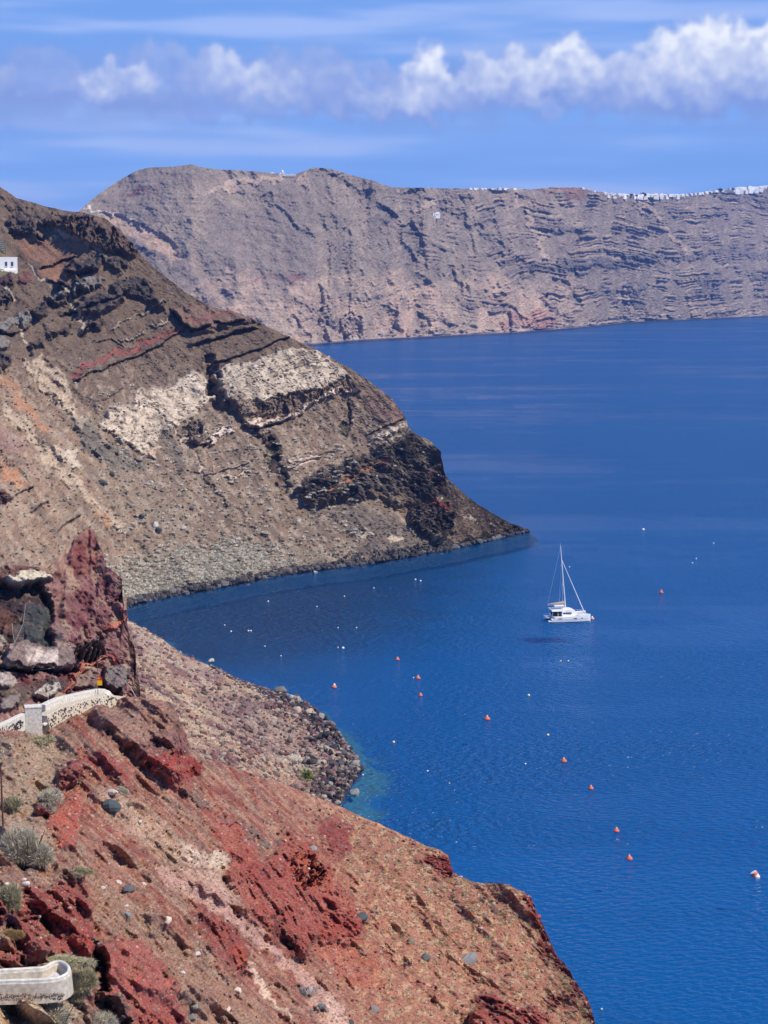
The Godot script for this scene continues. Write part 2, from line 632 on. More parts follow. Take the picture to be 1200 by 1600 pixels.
	for g in [[512, 272, 545, 290, 575, 312, 600, 330, 625, 350, 655, 372, 660, 392], [640, 300, 690, 320, 740, 355, 790, 400, 830, 428], [418, 310, 440, 335, 470, 360, 490, 378], [600, 330, 640, 400, 650, 430, 672, 455], [700, 420, 712, 440, 722, 465], [545, 498, 556, 515, 555, 535], [608, 482, 616, 510, 620, 525], [655, 480, 660, 510, 658, 522], [690, 500, 705, 515, 712, 520], [845, 468, 870, 492, 882, 502], [868, 432, 890, 462, 905, 480], [762, 455, 790, 480, 815, 500], [458, 500, 470, 520, 480, 532], [510, 490, 530, 520, 545, 530]]:
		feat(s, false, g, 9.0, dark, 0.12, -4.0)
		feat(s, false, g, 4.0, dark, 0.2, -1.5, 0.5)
	for g in [[1085, 430, 1120, 420, 1130, 440, 1128, 470, 1105, 468, 1092, 455], [1060, 395, 1130, 390, 1200, 388, 1240, 386, 1240, 402, 1130, 404, 1070, 404], [870, 405, 940, 402, 1030, 395, 1040, 408, 960, 418, 880, 422], [900, 450, 960, 445, 1010, 450, 1000, 465, 950, 462], [1160, 425, 1240, 420, 1240, 445, 1180, 440], [850, 352, 900, 350, 930, 358, 900, 366, 858, 364], [1120, 300, 1200, 300, 1250, 298, 1250, 318, 1160, 318]]:
		feat(s, true, g, 4.0, tone(110, 106, 112), 0.6, 5.0, 0.7, RIBS)
	for g in [[800, 295, 820, 330, 840, 365, 852, 395], [1000, 320, 1035, 350, 1060, 380, 1075, 395], [470, 275, 480, 292], [655, 330, 690, 315], [320, 300, 380, 285, 440, 276], [1078, 470, 1090, 495], [970, 455, 985, 490]]:
		feat(s, false, g, 5.0, pale, 0.5, 2.0, 0.1)
	feat(s, false, [395, 437, 440, 436, 480, 436], 3.0, rust, 0.6, 0.0)
	feat(s, false, [490, 534.5, 560, 528.5, 640, 524.5, 720, 520.5, 790, 517.5, 860, 512.5, 930, 506.5, 975, 501.5, 1040, 498.5, 1110, 495.5, 1170, 492.5, 1250, 488], 1.6, tone(190, 175, 165, 0.7), 0.8, 2.0, 0.2)
	roughen(s, 4.5, 9.0, 0.6)
	for i in s.nx:
		var v := (s.ny - 1) * s.nx + i
		s.dsp[v] = 0.0
	finish(s, "far_cliff", ground_material(1.0), 0.15, 1400.0, 0.06, Vector3(3, -1.5, 3))
	return s


# ---------------------------------------------------------------- headland
func headland() -> Sheet:
	var top := [-60, 262, 815, -20, 284, 805, 0, 294, 800, 25, 312, 795, 60, 320, 785, 95, 328, 775, 130, 333, 765, 165, 343, 755, 190, 362, 748, 212, 388, 742, 240, 415, 735, 290, 455, 728, 330, 478, 724, 370, 487, 722, 400, 502, 720, 440, 522, 719, 480, 541, 717, 510, 556, 715, 545, 574, 712, 580, 597, 708, 612, 622, 702, 630, 645, 699, 638, 668, 697, 650, 680, 696, 672, 690, 696, 684, 712, 698, 690, 738, 701, 700, 752, 703, 720, 768, 705, 745, 786, 708, 775, 804, 711, 800, 818, 714, 815, 824, 716, 824, 829, 717]
	var shore := [-60, 1030, 400, 0, 1015, 425, 100, 995, 475] + sea_line([200, 948, 222, 942, 250, 936, 290, 928, 330, 921, 370, 913, 410, 905, 450, 898, 500, 891, 550, 886, 600, 878, 650, 868, 700, 860, 740, 850, 780, 842, 805, 835, 824, 831])
	var low := []
	var upp := []
	for k in 26:
		var px := -60.0 + k * 884.0 / 25.0
		var a := line_at(top, px)
		var b := line_at(shore, px)
		# gentler talus below, steeper rock above
		upp.append_array([px, lerpf(a.x, b.x, 0.34), 1.0 / lerpf(1.0 / a.y, 1.0 / b.y, 0.22)])
		low.append_array([px, lerpf(a.x, b.x, 0.68), 1.0 / lerpf(1.0 / a.y, 1.0 / b.y, 0.60)])
	var s := loft(-60, 824, 1.6, 1.5, [top, upp, low, shore], 4.0)
	for v in s.pos.size():
		var p := s.pos[v]
		var px := s.pxs[v]
		var py := s.pys[v]
		var c := p.x * 0.64 - p.z * 0.77
		var f := c - 0.55 * p.y
		var gul := nr.get_noise_2d(f * 0.020, p.y * 0.006)
		var fine := ns.get_noise_2d((px - py * 0.9) * 0.05, (px + py) * 0.008)
		var up := smoothstep(700.0, 480.0, py + 0.3 * px - 100.0)
		var bed := p.y - 0.34 * c + 2.5 * nf.get_noise_2d(c * 0.02, p.y * 0.03)
		var lay := ns.get_noise_2d(bed * 0.13, 5.0)
		s.dsp[v] = 4.0 * nf.get_noise_3d(p.x * 0.012, p.y * 0.012, p.z * 0.012) + 1.5 * gul + 0.25 * fine + 1.4 * smoothstep(0.0, 0.5, lay) * smoothstep(250.0, 400.0, px) * smoothstep(0.1, 0.5, up)
		s.rgh[v] = 0.16 + 0.25 * up
		var col := tone(138, 117, 101).lerp(tone(120, 102, 89), up)
		# tan slope on the left, greyer scree in the middle
		var left := smoothstep(250.0, 60.0, px - (py - 700.0) * 0.75)
		col = col.lerp(tone(160, 133, 112), left * smoothstep(520.0, 600.0, py))
		col = col.lerp(tone(170, 150, 130), smoothstep(0.05, 0.5, fine) * 0.6 * smoothstep(560.0, 680.0, py))
		col = col.lerp(tone(116, 100, 90), smoothstep(0.1, 0.55, ns.get_noise_2d((px - py * 0.85) * 0.022 + 30.0, (px + py) * 0.004)) * 0.45)
		col = col.lerp(tone(112, 102, 98), 0.35 * smoothstep(0.05, 0.45, nf.get_noise_2d(px * 0.05 + 20.0, py * 0.06)))
		col = col.lerp(tone(196, 180, 162), 0.35 * smoothstep(0.15, 0.5, nf.get_noise_2d((px - py * 0.6) * 0.05, (py + px) * 0.03)) * smoothstep(520.0, 620.0, py))
		s.col[v] = col
	var lava := tone(74, 70, 74)
	var blck := tone(52, 50, 56)  # black lava; on ledge lines it also paints the shade below
	var slab := tone(142, 142, 140)
	var rust := tone(150, 88, 84)
	var clay := tone(160, 116, 92)
	var pale := tone(222, 204, 182)
	var sand_and_reflection := tone(200, 178, 156)
	# the crest
	feat(s, true, [-60, 262, 0, 294, 60, 322, 130, 335, 190, 362, 200, 400, 160, 392, 100, 372, 40, 362, -60, 350], 6.0, tone(118, 102, 92), 0.7, 1.0, 0.45)
	feat(s, true, [10, 342, 35, 338, 62, 362, 64, 372, 48, 366, 20, 358], 3.0, lava, 0.8, 2.0, 0.9)
	feat(s, true, [60, 345, 100, 336, 150, 346, 190, 365, 215, 392, 212, 398, 165, 392, 140, 385, 110, 368], 4.0, tone(106, 88, 82), 0.9, 4.0, 0.6, RIBS)
	feat(s, true, [20, 372, 60, 368, 110, 380, 138, 390, 110, 408, 70, 424, 40, 402], 4.0, tone(150, 112, 92), 0.9, 0.0, 0.05)
	feat(s, false, [85, 366, 120, 376, 150, 390, 175, 402], 5.0, tone(176, 156, 136), 0.6, 0.0, 0.1)
	feat(s, true, [62, 424, 95, 412, 130, 425, 115, 440, 85, 444], 4.0, clay, 0.8, 0.0, 0.1)
	# dark lava shelves of the upper left
	for g in [[100, 424, 112, 412, 140, 404, 160, 402, 148, 420, 118, 432], [160, 400, 195, 408, 196, 420, 180, 424], [178, 446, 205, 428, 232, 436, 242, 456, 246, 475, 232, 468, 205, 460, 182, 462], [115, 484, 122, 470, 160, 462, 188, 462, 198, 470, 170, 484, 135, 494, 118, 496], [84, 444, 118, 442, 135, 455, 108, 460, 88, 452], [70, 470, 85, 460, 104, 458, 106, 478, 84, 480], [-20, 440, 15, 430, 22, 468, 10, 476, -20, 470], [-60, 560, -10, 545, 20, 560, 12, 578, -20, 582], [40, 540, 62, 528, 66, 542, 46, 552], [128, 512, 160, 500, 158, 512, 132, 520], [76, 524, 108, 510, 100, 524, 80, 532], [50, 482, 75, 478, 70, 492, 56, 496], [232, 470, 250, 460, 252, 480, 238, 484], [108, 442, 122, 436, 140, 446, 130, 452]]:
		feat(s, true, g, 3.5, lava, 0.85, 3.4, 1.3)
	for g in [[-10, 505, 30, 492, 34, 508, 10, 520, -10, 520], [25, 500, 48, 488, 52, 502, 36, 510], [108, 452, 134, 446, 138, 454, 116, 460], [136, 440, 160, 432, 158, 442, 140, 448], [-20, 520, 14, 540, 0, 548, -20, 546], [72, 468, 96, 460, 98, 468, 78, 474]]:
		feat(s, true, g, 2.5, slab, 0.75, 2.2, 0.8)
	for g in [[65, 420, 80, 416, 98, 408, 115, 404], [98, 492, 130, 484, 165, 470, 188, 466, 200, 455], [128, 516, 160, 504], [60, 366, 66, 372], [104, 424, 125, 432, 142, 424], [0, 520, 20, 526, 44, 512], [76, 440, 100, 448]]:
		feat(s, false, g, 2.6, blck, 0.95, 2.0, 0.6, LEDGE)
	for g in [[104, 455, 116, 480, 122, 500], [120, 500, 128, 510, 126, 520], [8, 452, 20, 462, 30, 470], [28, 512, 40, 530], [50, 420, 75, 442]]:
		feat(s, false, g, 3.2, tone(205, 190, 168), 0.75, -0.6, 0.1)
	feat(s, true, [-20, 385, 6, 372, 14, 400, 12, 430, -20, 434], 4.0, tone(120, 122, 84), 0.7, 0.0, 0.3)
	feat(s, true, [-20, 432, 14, 434, 16, 448, -20, 452], 3.0, tone(90, 62, 66), 0.8, 1.5, 0.9)
	feat(s, true, [30, 432, 44, 428, 46, 440, 34, 444], 3.0, tone(112, 62, 70), 0.8, 1.0, 0.5)
	# red beds and light seams
	feat(s, false, [118, 588, 145, 566, 180, 552, 215, 540, 250, 526, 278, 512], 6.0, rust, 0.85, -0.6, 0.2)
	feat(s, false, [120, 596, 150, 582, 200, 560, 250, 540, 282, 516], 2.4, tone(92, 76, 72), 0.9, 2.2, 0.5, LEDGE)
	feat(s, false, [180, 508, 215, 492, 255, 472], 2.6, tone(172, 160, 140), 0.6, 0.8, 0.1)
	feat(s, false, [185, 528, 205, 530, 240, 510, 270, 490], 2.4, tone(178, 160, 140), 0.7, 1.0, 0.1)
	feat(s, false, [150, 533, 175, 530, 190, 540], 2.0, tone(96, 86, 80), 0.8, 1.2, 0.4, LEDGE)
	# right of the main gully: shelves
	feat(s, true, [268, 480, 300, 478, 345, 484, 380, 490, 400, 504, 360, 504, 320, 515, 296, 520, 280, 505], 4.0, tone(136, 108, 98), 0.85, 2.6, 0.5)
	feat(s, false, [290, 502, 320, 500, 345, 490, 372, 487], 4.0, rust, 0.7, 0.0, 0.2)
	feat(s, false, [270, 484, 284, 505, 300, 516, 324, 510], 3.5, blck, 0.95, 3.4, 0.8, LEDGE)
	feat(s, false, [338, 504, 360, 506, 378, 500], 2.5, blck, 0.85, 2.4, 0.5, LEDGE)
	feat(s, false, [304, 536, 328, 532, 352, 524, 376, 516, 398, 514], 3.2, tone(78, 76, 82), 0.95, 3.2, 0.5, LEDGE)
	feat(s, false, [330, 570, 362, 560, 400, 548, 440, 532, 462, 526], 2.2, tone(78, 74, 74), 0.95, 2.4, 0.3, LEDGE)
	feat(s, false, [320, 560, 338, 568], 2.4, blck, 0.8, 1.6, 0.3, LEDGE)
	# white pumice
	feat(s, true, [155, 662, 165, 646, 200, 634, 214, 612, 250, 604, 285, 592, 308, 580, 320, 590, 330, 628, 300, 650, 285, 664, 258, 670, 248, 690, 244, 712, 232, 718, 205, 700, 180, 684], 4.0, pale, 0.9, 1.4, 0.08, FOLDS)
	feat(s, true, [285, 592, 308, 580, 320, 590, 330, 626, 305, 624, 290, 612], 4.0, pale, 0.75, 0.6, 0.2)
	feat(s, true, [336, 580, 395, 566, 430, 552, 470, 548, 498, 552, 520, 566, 548, 588, 520, 598, 480, 612, 430, 628, 400, 626, 375, 634, 350, 622, 338, 602], 3.0, pale, 0.9, 2.0, 0.08, FOLDS)
	feat(s, true, [345, 622, 375, 622, 392, 634, 390, 650, 372, 648, 352, 634], 4.0, tone(120, 104, 96), 0.75, 2.0, 0.7)
	feat(s, true, [395, 634, 440, 622, 500, 604, 556, 590, 556, 606, 500, 630, 440, 652, 400, 658], 3.0, tone(132, 112, 102), 0.7, 1.4, 0.3, RIBS)
	feat(s, false, [386, 660, 402, 664, 428, 660, 460, 644, 500, 624, 530, 612, 556, 604], 4.4, tone(226, 200, 178), 0.95, 1.0, 0.1)
	feat(s, false, [384, 664, 402, 669, 430, 664, 452, 652], 2.4, blck, 0.9, 2.6, 0.2, LEDGE)
	feat(s, true, [288, 668, 302, 658, 318, 664, 318, 690, 304, 694, 292, 688], 3.0, tone(112, 98, 92), 0.85, 2.4, 0.6, RIBS)
	feat(s, false, [324, 690, 340, 684, 360, 672], 3.4, tone(226, 206, 190), 0.95, 1.2, 0.1)
	feat(s, false, [290, 690, 312, 696, 326, 692], 2.2, tone(90, 78, 76), 0.9, 1.6, 0.2, LEDGE)
	feat(s, false, [326, 742, 350, 734, 385, 726], 2.6, tone(206, 180, 166), 0.9, 1.6, 0.2, LEDGE)
	feat(s, false, [340, 748, 365, 744, 386, 740], 3.0, tone(216, 196, 178), 0.9, 0.8, 0.1)
	feat(s, false, [244, 645, 262, 662, 284, 680, 298, 706, 312, 732, 324, 756], 2.6, tone(206, 186, 168), 0.9, -0.8, 0.1)
	feat(s, false, [215, 716, 240, 712, 250, 700], 3.5, tone(214, 184, 160), 0.8, 0.4, 0.1)
	feat(s, false, [300, 735, 326, 756, 348, 780, 372, 800, 400, 832, 425, 856], 3.0, tone(112, 98, 92), 0.75, -0.7, 0.3)
	feat(s, true, [246, 650, 262, 668, 282, 700, 296, 738, 280, 738, 262, 706, 250, 680], 4.0, tone(112, 106, 102), 0.8, 0.6, 0.7)
	# the main gully
	feat(s, false, [330, 560, 330, 590, 340, 626, 368, 654, 396, 676, 418, 698, 430, 730, 448, 758], 11.0, tone(132, 114, 102), 0.7, -3.0, 0.1)
	feat(s, false, [330, 575, 334, 600, 332, 618], 4.0, blck, 0.6, -1.0, 0.4)  # shadow on the left-facing gully wall, painted black
	feat(s, true, [416, 676, 430, 680, 438, 700, 440, 712, 424, 704], 3.0, blck, 0.85, 1.5, 0.8)
	feat(s, true, [420, 710, 434, 714, 440, 742, 450, 752, 440, 756, 426, 736], 3.0, blck, 0.85, 1.5, 0.8)
	feat(s, true, [416, 700, 432, 704, 430, 712, 418, 708], 2.5, tone(112, 122, 70), 0.8, 0.3, 0.2)
	feat(s, false, [440, 734, 465, 726, 500, 712], 4.0, tone(222, 200, 184), 0.9, 1.4, 0.1, LEDGE)
	feat(s, false, [444, 728, 470, 720, 500, 708], 3.0, tone(214, 190, 172), 0.9, 0.5, 0.1)
	feat(s, false, [500, 708, 530, 698], 2.0, tone(110, 98, 90), 0.7, 1.0, 0.2, LEDGE)
	feat(s, false, [556, 600, 560, 616], 4.0, lava, 0.8, 0.8, 0.4)
	feat(s, false, [545, 632, 542, 660, 538, 674], 4.5, tone(72, 76, 66), 0.7, -1.2, 0.5)
	feat(s, true, [565, 622, 590, 606, 612, 624, 632, 648, 636, 658, 610, 662, 588, 660, 575, 640], 4.0, tone(150, 120, 108), 0.7, 0.6, 0.2)
	feat(s, true, [580, 684, 596, 674, 618, 664, 636, 656, 638, 668, 612, 676, 590, 688], 2.0, tone(226, 206, 184), 0.95, 1.0, 0.3)
	feat(s, false, [576, 676, 606, 664, 634, 654], 1.8, tone(110, 96, 88), 0.8, 1.2, 0.2, LEDGE)
	feat(s, false, [578, 692, 612, 682, 642, 674], 2.6, tone(186, 170, 152), 0.8, 0.5, 0.2)
	# black lava of the point
	feat(s, true, [464, 762, 480, 745, 520, 730, 560, 712, 600, 696, 640, 680, 668, 690, 684, 712, 690, 740, 694, 765, 680, 782, 650, 788, 625, 786, 600, 782, 560, 776, 530, 780, 502, 792, 480, 782], 5.0, tone(92, 84, 80), 0.9, 2.8, 1.5)
	for g in [[468, 762, 500, 752, 540, 726, 572, 714, 566, 730, 530, 750, 500, 772, 480, 780], [548, 762, 562, 756, 566, 780, 552, 780], [640, 742, 655, 736, 672, 745, 674, 765, 655, 778, 640, 764], [500, 772, 520, 764, 560, 766, 556, 776, 520, 782, 504, 794], [596, 700, 630, 690, 640, 704, 610, 716]]:
		feat(s, true, g, 4.0, blck, 0.85, 2.0, 1.5)
	feat(s, false, [505, 772, 530, 756, 560, 742, 585, 730, 606, 716], 2.2, tone(176, 112, 80), 0.9, -0.4, 0.3)
	feat(s, true, [662, 730, 676, 728, 686, 742, 692, 760, 682, 764, 668, 746], 4.0, tone(104, 60, 62), 0.7, 0.8, 1.0)
	feat(s, true, [585, 770, 640, 772, 650, 788, 625, 800, 600, 800], 5.0, tone(142, 120, 96), 0.6, 0.0, 0.6)
	feat(s, true, [640, 802, 655, 792, 690, 790, 706, 800, 710, 828, 700, 845, 680, 844, 655, 830, 640, 816], 2.5, tone(72, 66, 68), 0.92, 4.2, 1.1, RIBS)
	feat(s, true, [664, 790, 680, 782, 704, 788, 702, 796, 676, 796], 2.5, tone(140, 66, 66), 0.85, 0.6, 0.6)
	feat(s, true, [700, 764, 745, 788, 800, 822, 780, 838, 740, 840, 712, 830, 708, 800], 5.0, tone(136, 112, 98), 0.8, 0.0, 0.35)
	feat(s, true, [500, 800, 540, 790, 590, 800, 630, 820, 650, 840, 680, 850, 640, 866, 590, 872, 550, 870, 570, 840, 530, 820], 9.0, tone(104, 98, 96), 0.7, 0.3, 0.5)
	feat(s, true, [520, 795, 560, 786, 590, 800, 580, 815, 545, 815], 8.0, tone(126, 114, 104), 0.6, 0.0, 0.05)
	for g in [[665, 835, 690, 846, 708, 856], [722, 808, 740, 812], [610, 838, 625, 842], [566, 836, 574, 840]]:
		feat(s, false, g, 4.0, tone(206, 190, 166), 0.8, 0.3, 0.3)
	# the wet black foot along the water
	feat(s, false, [200, 950, 222, 941, 250, 935, 290, 926, 330, 919, 370, 911, 410, 903, 450, 896, 500, 889, 550, 883, 600, 875, 650, 865, 700, 856, 740, 846, 780, 838, 805, 832, 824, 829], 11.0, tone(66, 64, 68), 0.9, 0.4, 1.0)
	# grey brush above it, pale screes, orange earth on the left slope
	feat(s, true, [160, 880, 200, 860, 260, 850, 330, 862, 400, 862, 460, 856, 520, 866, 525, 880, 440, 894, 370, 906, 290, 922, 230, 936, 195, 944], 12.0, tone(156, 144, 128), 0.5, 0.3, 0.2)
	for g in [[20, 598, 50, 640, 85, 668, 70, 676, 45, 655, 25, 625], [-10, 720, 30, 735, 40, 760, 10, 752], [130, 775, 165, 805, 185, 830, 160, 815], [-20, 582, 15, 590, 20, 605, -20, 600]]:
		feat(s, true, g, 5.0, tone(196, 140, 104), 0.75, 0.0, 0.1)
	for g in [[10, 632, 50, 680, 95, 738, 150, 790, 190, 818], [40, 570, 90, 620, 130, 660], [60, 566, 100, 600, 112, 640], [90, 706, 112, 716, 122, 728]]:
		feat(s, false, g, 9.0, tone(212, 190, 164), 0.6, 0.5, 0.5)
	feat(s, true, [84, 710, 100, 702, 122, 708, 126, 730, 108, 728], 3.0, tone(216, 202, 182), 0.7, 0.8, 0.7)
	feat(s, true, [-20, 660, 10, 668, 40, 700, 25, 716, -20, 700], 8.0, tone(164, 124, 122), 0.5, 0.4, 0.4)
	feat(s, true, [112, 656, 140, 656, 160, 690, 200, 708, 222, 716, 230, 740, 190, 742, 160, 722, 130, 700], 6.0, tone(112, 112, 108), 0.7, 0.6, 0.9)
	feat(s, true, [150, 735, 230, 750, 290, 800, 300, 860, 240, 850, 200, 800], 25.0, tone(150, 136, 122), 0.5, 0.0, 0.3)
	for g in [[26, 772, 36, 765, 50, 762], [50, 796, 62, 790, 72, 784], [92, 828, 105, 816, 124, 808], [0, 770, 12, 768, 18, 775], [158, 626, 175, 618, 190, 610]]:
		feat(s, false, g, 3.0, tone(96, 84, 78), 0.9, 0.9, 0.4, LEDGE)
	feat(s, true, [-20, 760, 8, 764, 16, 776, 4, 784, -20, 782], 3.0, tone(86, 54, 58), 0.9, 1.5, 0.8)
	roughen(s, 0.9, 2.6, 0.7)
	for i in s.nx:
		var v := (s.ny - 1) * s.nx + i
		s.dsp[v] = minf(s.dsp[v], 0.3)
	finish(s, "headland", ground_material(1.0), 0.3, 260.0, 0.30, Vector3(0.3, -1.2, 0.3))
	return s


# ---------------------------------------------------------------- slope down to the cove
func cove_slope() -> Sheet:
	var shore := sea_line([120, 930, 150, 944, 205, 972, 255, 1000, 320, 1038, 370, 1062, 400, 1074, 430, 1082, 465, 1090, 500, 1116, 525, 1142, 545, 1168, 558, 1194, 562, 1203])
	var low := [120, 1100, 262, 200, 1150, 270, 300, 1205, 290, 400, 1245, 308, 470, 1272, 322, 520, 1290, 325] + sea_line([530, 1256, 545, 1232, 556, 1212, 562, 1204])
	var s := loft(120, 562, 1.4, 1.4, [shore, low], 4.0)
	for v in s.pos.size():
		var px := s.pxs[v]
		var py := s.pys[v]
		var a := ns.get_noise_2d((py - px * 0.52) * 0.055, (px + py) * 0.006)
		var b := ns.get_noise_2d((py - px * 0.52) * 0.022 + 9.0, (px + py) * 0.005)
		s.dsp[v] = 0.35 * a + 0.5 * b
		s.rgh[v] = 0.25 + 0.3 * smoothstep(0.0, 0.5, b)
		var col := tone(172, 138, 116)
		col = col.lerp(tone(134, 100, 98), smoothstep(-0.1, 0.4, b) * 0.85)
		col = col.lerp(tone(206, 182, 150), smoothstep(0.1, 0.5, a) * 0.6)
		s.col[v] = col
	feat(s, true, [300, 1060, 360, 1085, 430, 1110, 500, 1150, 520, 1200, 480, 1215, 430, 1190, 380, 1150, 330, 1110], 22.0, tone(150, 128, 124), 0.6, 0.0, 0.6)
	feat(s, true, [205, 975, 260, 1010, 330, 1050, 330, 1070, 270, 1035, 215, 1000], 9.0, tone(200, 174, 156), 0.6, 0.0, 0.3)
	feat(s, false, [430, 1082, 465, 1092, 500, 1118, 525, 1144, 545, 1170, 558, 1196, 545, 1228, 530, 1254], 15.0, tone(72, 66, 68), 0.85, 0.4, 1.0)
	feat(s, true, [500, 1200, 530, 1190, 548, 1210, 530, 1254, 480, 1240, 490, 1218], 8.0, tone(72, 66, 70), 0.85, 0.3, 1.0)
	for g in [[440, 1186, 470, 1182, 494, 1190, 502, 1206, 490, 1208, 465, 1196], [495, 1172, 515, 1168, 530, 1178, 522, 1184], [488, 1140, 505, 1144, 514, 1156, 500, 1150]]:
		feat(s, true, g, 2.5, tone(190, 178, 162), 0.85, 0.9, 0.25)
	feat(s, true, [466, 1200, 482, 1200, 492, 1212, 484, 1220, 472, 1214], 2.5, tone(126, 134, 74), 0.85, 0.5, 0.4)
	roughen(s, 0.55, 1.1)
	for i in s.nx:
		s.dsp[i] = minf(s.dsp[i], 0.2)
	finish(s, "cove_slope", ground_material(1.0), 0.6, 9.0, 0.4, Vector3(1, -8, 1), Vector3(0.2, -1.0, -0.1))
	return s


# ---------------------------------------------------------------- crag above the path
func near_crag() -> Sheet:
	var top := [-40, 880, 158, 0, 884, 160, 40, 884, 162, 72, 888, 164, 88, 880, 166, 100, 862, 168, 112, 846, 169, 128, 832, 170, 138, 824, 171, 142, 820, 171, 147, 830, 171, 152, 846, 170, 160, 864, 169, 166, 888, 168, 180, 896, 168, 187, 905, 168, 189, 945, 167, 200, 958, 168, 204, 985, 168, 210, 1006, 166, 214, 1040, 162, 218, 1085, 158]
	var mid := [-40, 1010, 150, 0, 1005, 152, 60, 1000, 154, 110, 1000, 158, 150, 1005, 162, 185, 1020, 163, 204, 1030, 163, 214, 1066, 160, 218, 1088, 157]
	var low := [-40, 1150, 128, 0, 1135, 131, 40, 1112, 140, 80, 1100, 145, 120, 1090, 149, 165, 1086, 152, 200, 1094, 154, 218, 1104, 155]
	var under := []
	for k in low.size() / 3:
		under.append_array([low[k * 3], low[k * 3 + 1] + 50, low[k * 3 + 2] - 2])
	var s := loft(-40, 218, 1.2, 1.2, [top, mid, low, under], 3.0)
	for v in s.pos.size():
		var p := s.pos[v]
		var px := s.pxs[v]
		s.dsp[v] = 0.7 * nf.get_noise_3d(p.x * 0.16, p.y * 0.10, p.z * 0.16) + 0.6 * nr.get_noise_2d(p.x * 0.22, p.y * 0.05)
		s.rgh[v] = 0.9
		var col := tone(150, 112, 108).lerp(tone(118, 72, 78), smoothstep(-0.1, 0.4, nf.get_noise_3d(p.x * 0.3, p.y * 0.3, p.z * 0.3)))
		col = col.lerp(tone(186, 156, 132), smoothstep(0.1, 0.5, ns.get_noise_3d(p.x * 0.45 + 8.0, p.y * 0.35, p.z * 0.45)) * 0.7)
		s.col[v] = col
	var blk := tone(54, 54, 58)
	feat(s, true, [112, 850, 138, 822, 146, 826, 162, 870, 150, 900, 128, 905, 110, 880], 5.0, tone(140, 78, 72), 0.6, 0.3, 1.0)
	feat(s, true, [120, 915, 160, 900, 166, 960, 165, 990, 130, 985, 100, 960, 100, 930], 8.0, tone(122, 72, 80), 0.6, 0.3, 1.1)
	feat(s, true, [-40, 880, 40, 884, 72, 890, 84, 905, 60, 912, 20, 908, -40, 905], 4.0, tone(104, 74, 74), 0.8, 0.3, 0.8)
	feat(s, true, [0, 908, 20, 900, 35, 896, 60, 892, 78, 902, 58, 910, 24, 914], 2.5, tone(226, 214, 186), 0.9, 0.8, 0.7)
	feat(s, true, [-40, 912, 24, 914, 62, 910, 84, 928, 82, 980, 80, 1012, 40, 1010, -40, 1000], 3.0, blk, 0.92, -1.4, 0.6)
	feat(s, true, [40, 944, 82, 944, 80, 1004, 44, 1008, 36, 970], 3.0, tone(74, 84, 88), 0.7, 0.4, 0.6)
	feat(s, true, [-20, 950, 10, 948, 30, 960, 28, 985, 0, 980], 4.0, tone(108, 72, 62), 0.7, 0.2, 0.6)
	feat(s, true, [-40, 985, 5, 990, 18, 1008, -10, 1022, -40, 1020], 3.0, tone(196, 184, 166), 0.6, 0.6, 0.6)
	feat(s, true, [10, 1020, 30, 1010, 84, 1014, 112, 1012, 112, 1040, 80, 1052, 20, 1046, 4, 1034], 3.0, tone(140, 124, 118), 0.9, 1.3, 0.3)
	feat(s, true, [30, 1020, 60, 1020, 84, 1022, 84, 1046, 60, 1044, 40, 1034], 2.5, tone(224, 208, 198), 0.8, 0.1, 0.5)
	feat(s, false, [-40, 1042, 0, 1044, 40, 1050, 90, 1050, 120, 1042], 4.0, tone(44, 42, 46), 0.9, -0.9, 0.5)
	feat(s, true, [-40, 1050, 15, 1052, 34, 1066, 10, 1072, -40, 1070], 3.0, tone(206, 196, 184), 0.75, 0.5, 0.6)
	feat(s, true, [-40, 1072, 40, 1068, 80, 1064, 110, 1062, 96, 1080, 50, 1092, 20, 1110, -40, 1120], 4.0, tone(84, 78, 76), 0.8, 0.2, 0.9)
	feat(s, true, [46, 1092, 60, 1076, 92, 1070, 100, 1076, 70, 1090], 2.5, tone(222, 214, 200), 0.75, 0.6, 1.0)
	feat(s, true, [0, 1090, 28, 1086, 30, 1106, 4, 1112], 3.0, tone(160, 148, 140), 0.7, 0.5, 0.4)
	feat(s, false, [104, 1078, 114, 1058, 130, 1042, 150, 1034, 176, 1028], 3.5, tone(196, 108, 84), 0.65, 0.3, 0.6)
	feat(s, false, [168, 982, 186, 972, 200, 964], 4.5, tone(200, 104, 76), 0.65, 0.3, 0.7)
	feat(s, true, [160, 1044, 188, 1038, 200, 1050, 198, 1070, 185, 1084, 164, 1074], 3.0, tone(128, 122, 122), 0.9, 1.1, 0.5)
	feat(s, true, [118, 1054, 150, 1044, 152, 1072, 130, 1076, 112, 1078], 3.0, tone(158, 136, 122), 0.8, 0.6, 0.6)
	feat(s, true, [120, 1010, 160, 990, 168, 1024, 140, 1034, 118, 1028], 4.0, tone(142, 128, 130), 0.7, 0.5, 0.8, RIBS)
	feat(s, true, [168, 900, 188, 900, 188, 935, 170, 945], 2.5, tone(112, 80, 86), 0.8, 0.5, 1.0)
	feat(s, true, [178, 946, 190, 942, 194, 952, 182, 955], 2.0, tone(220, 170, 160), 0.8, 0.7, 0.3)
	roughen(s, 0.16, 0.75)
	finish(s, "crag", ground_material(1.0), 0.35, 22.0, 0.5)
	return s


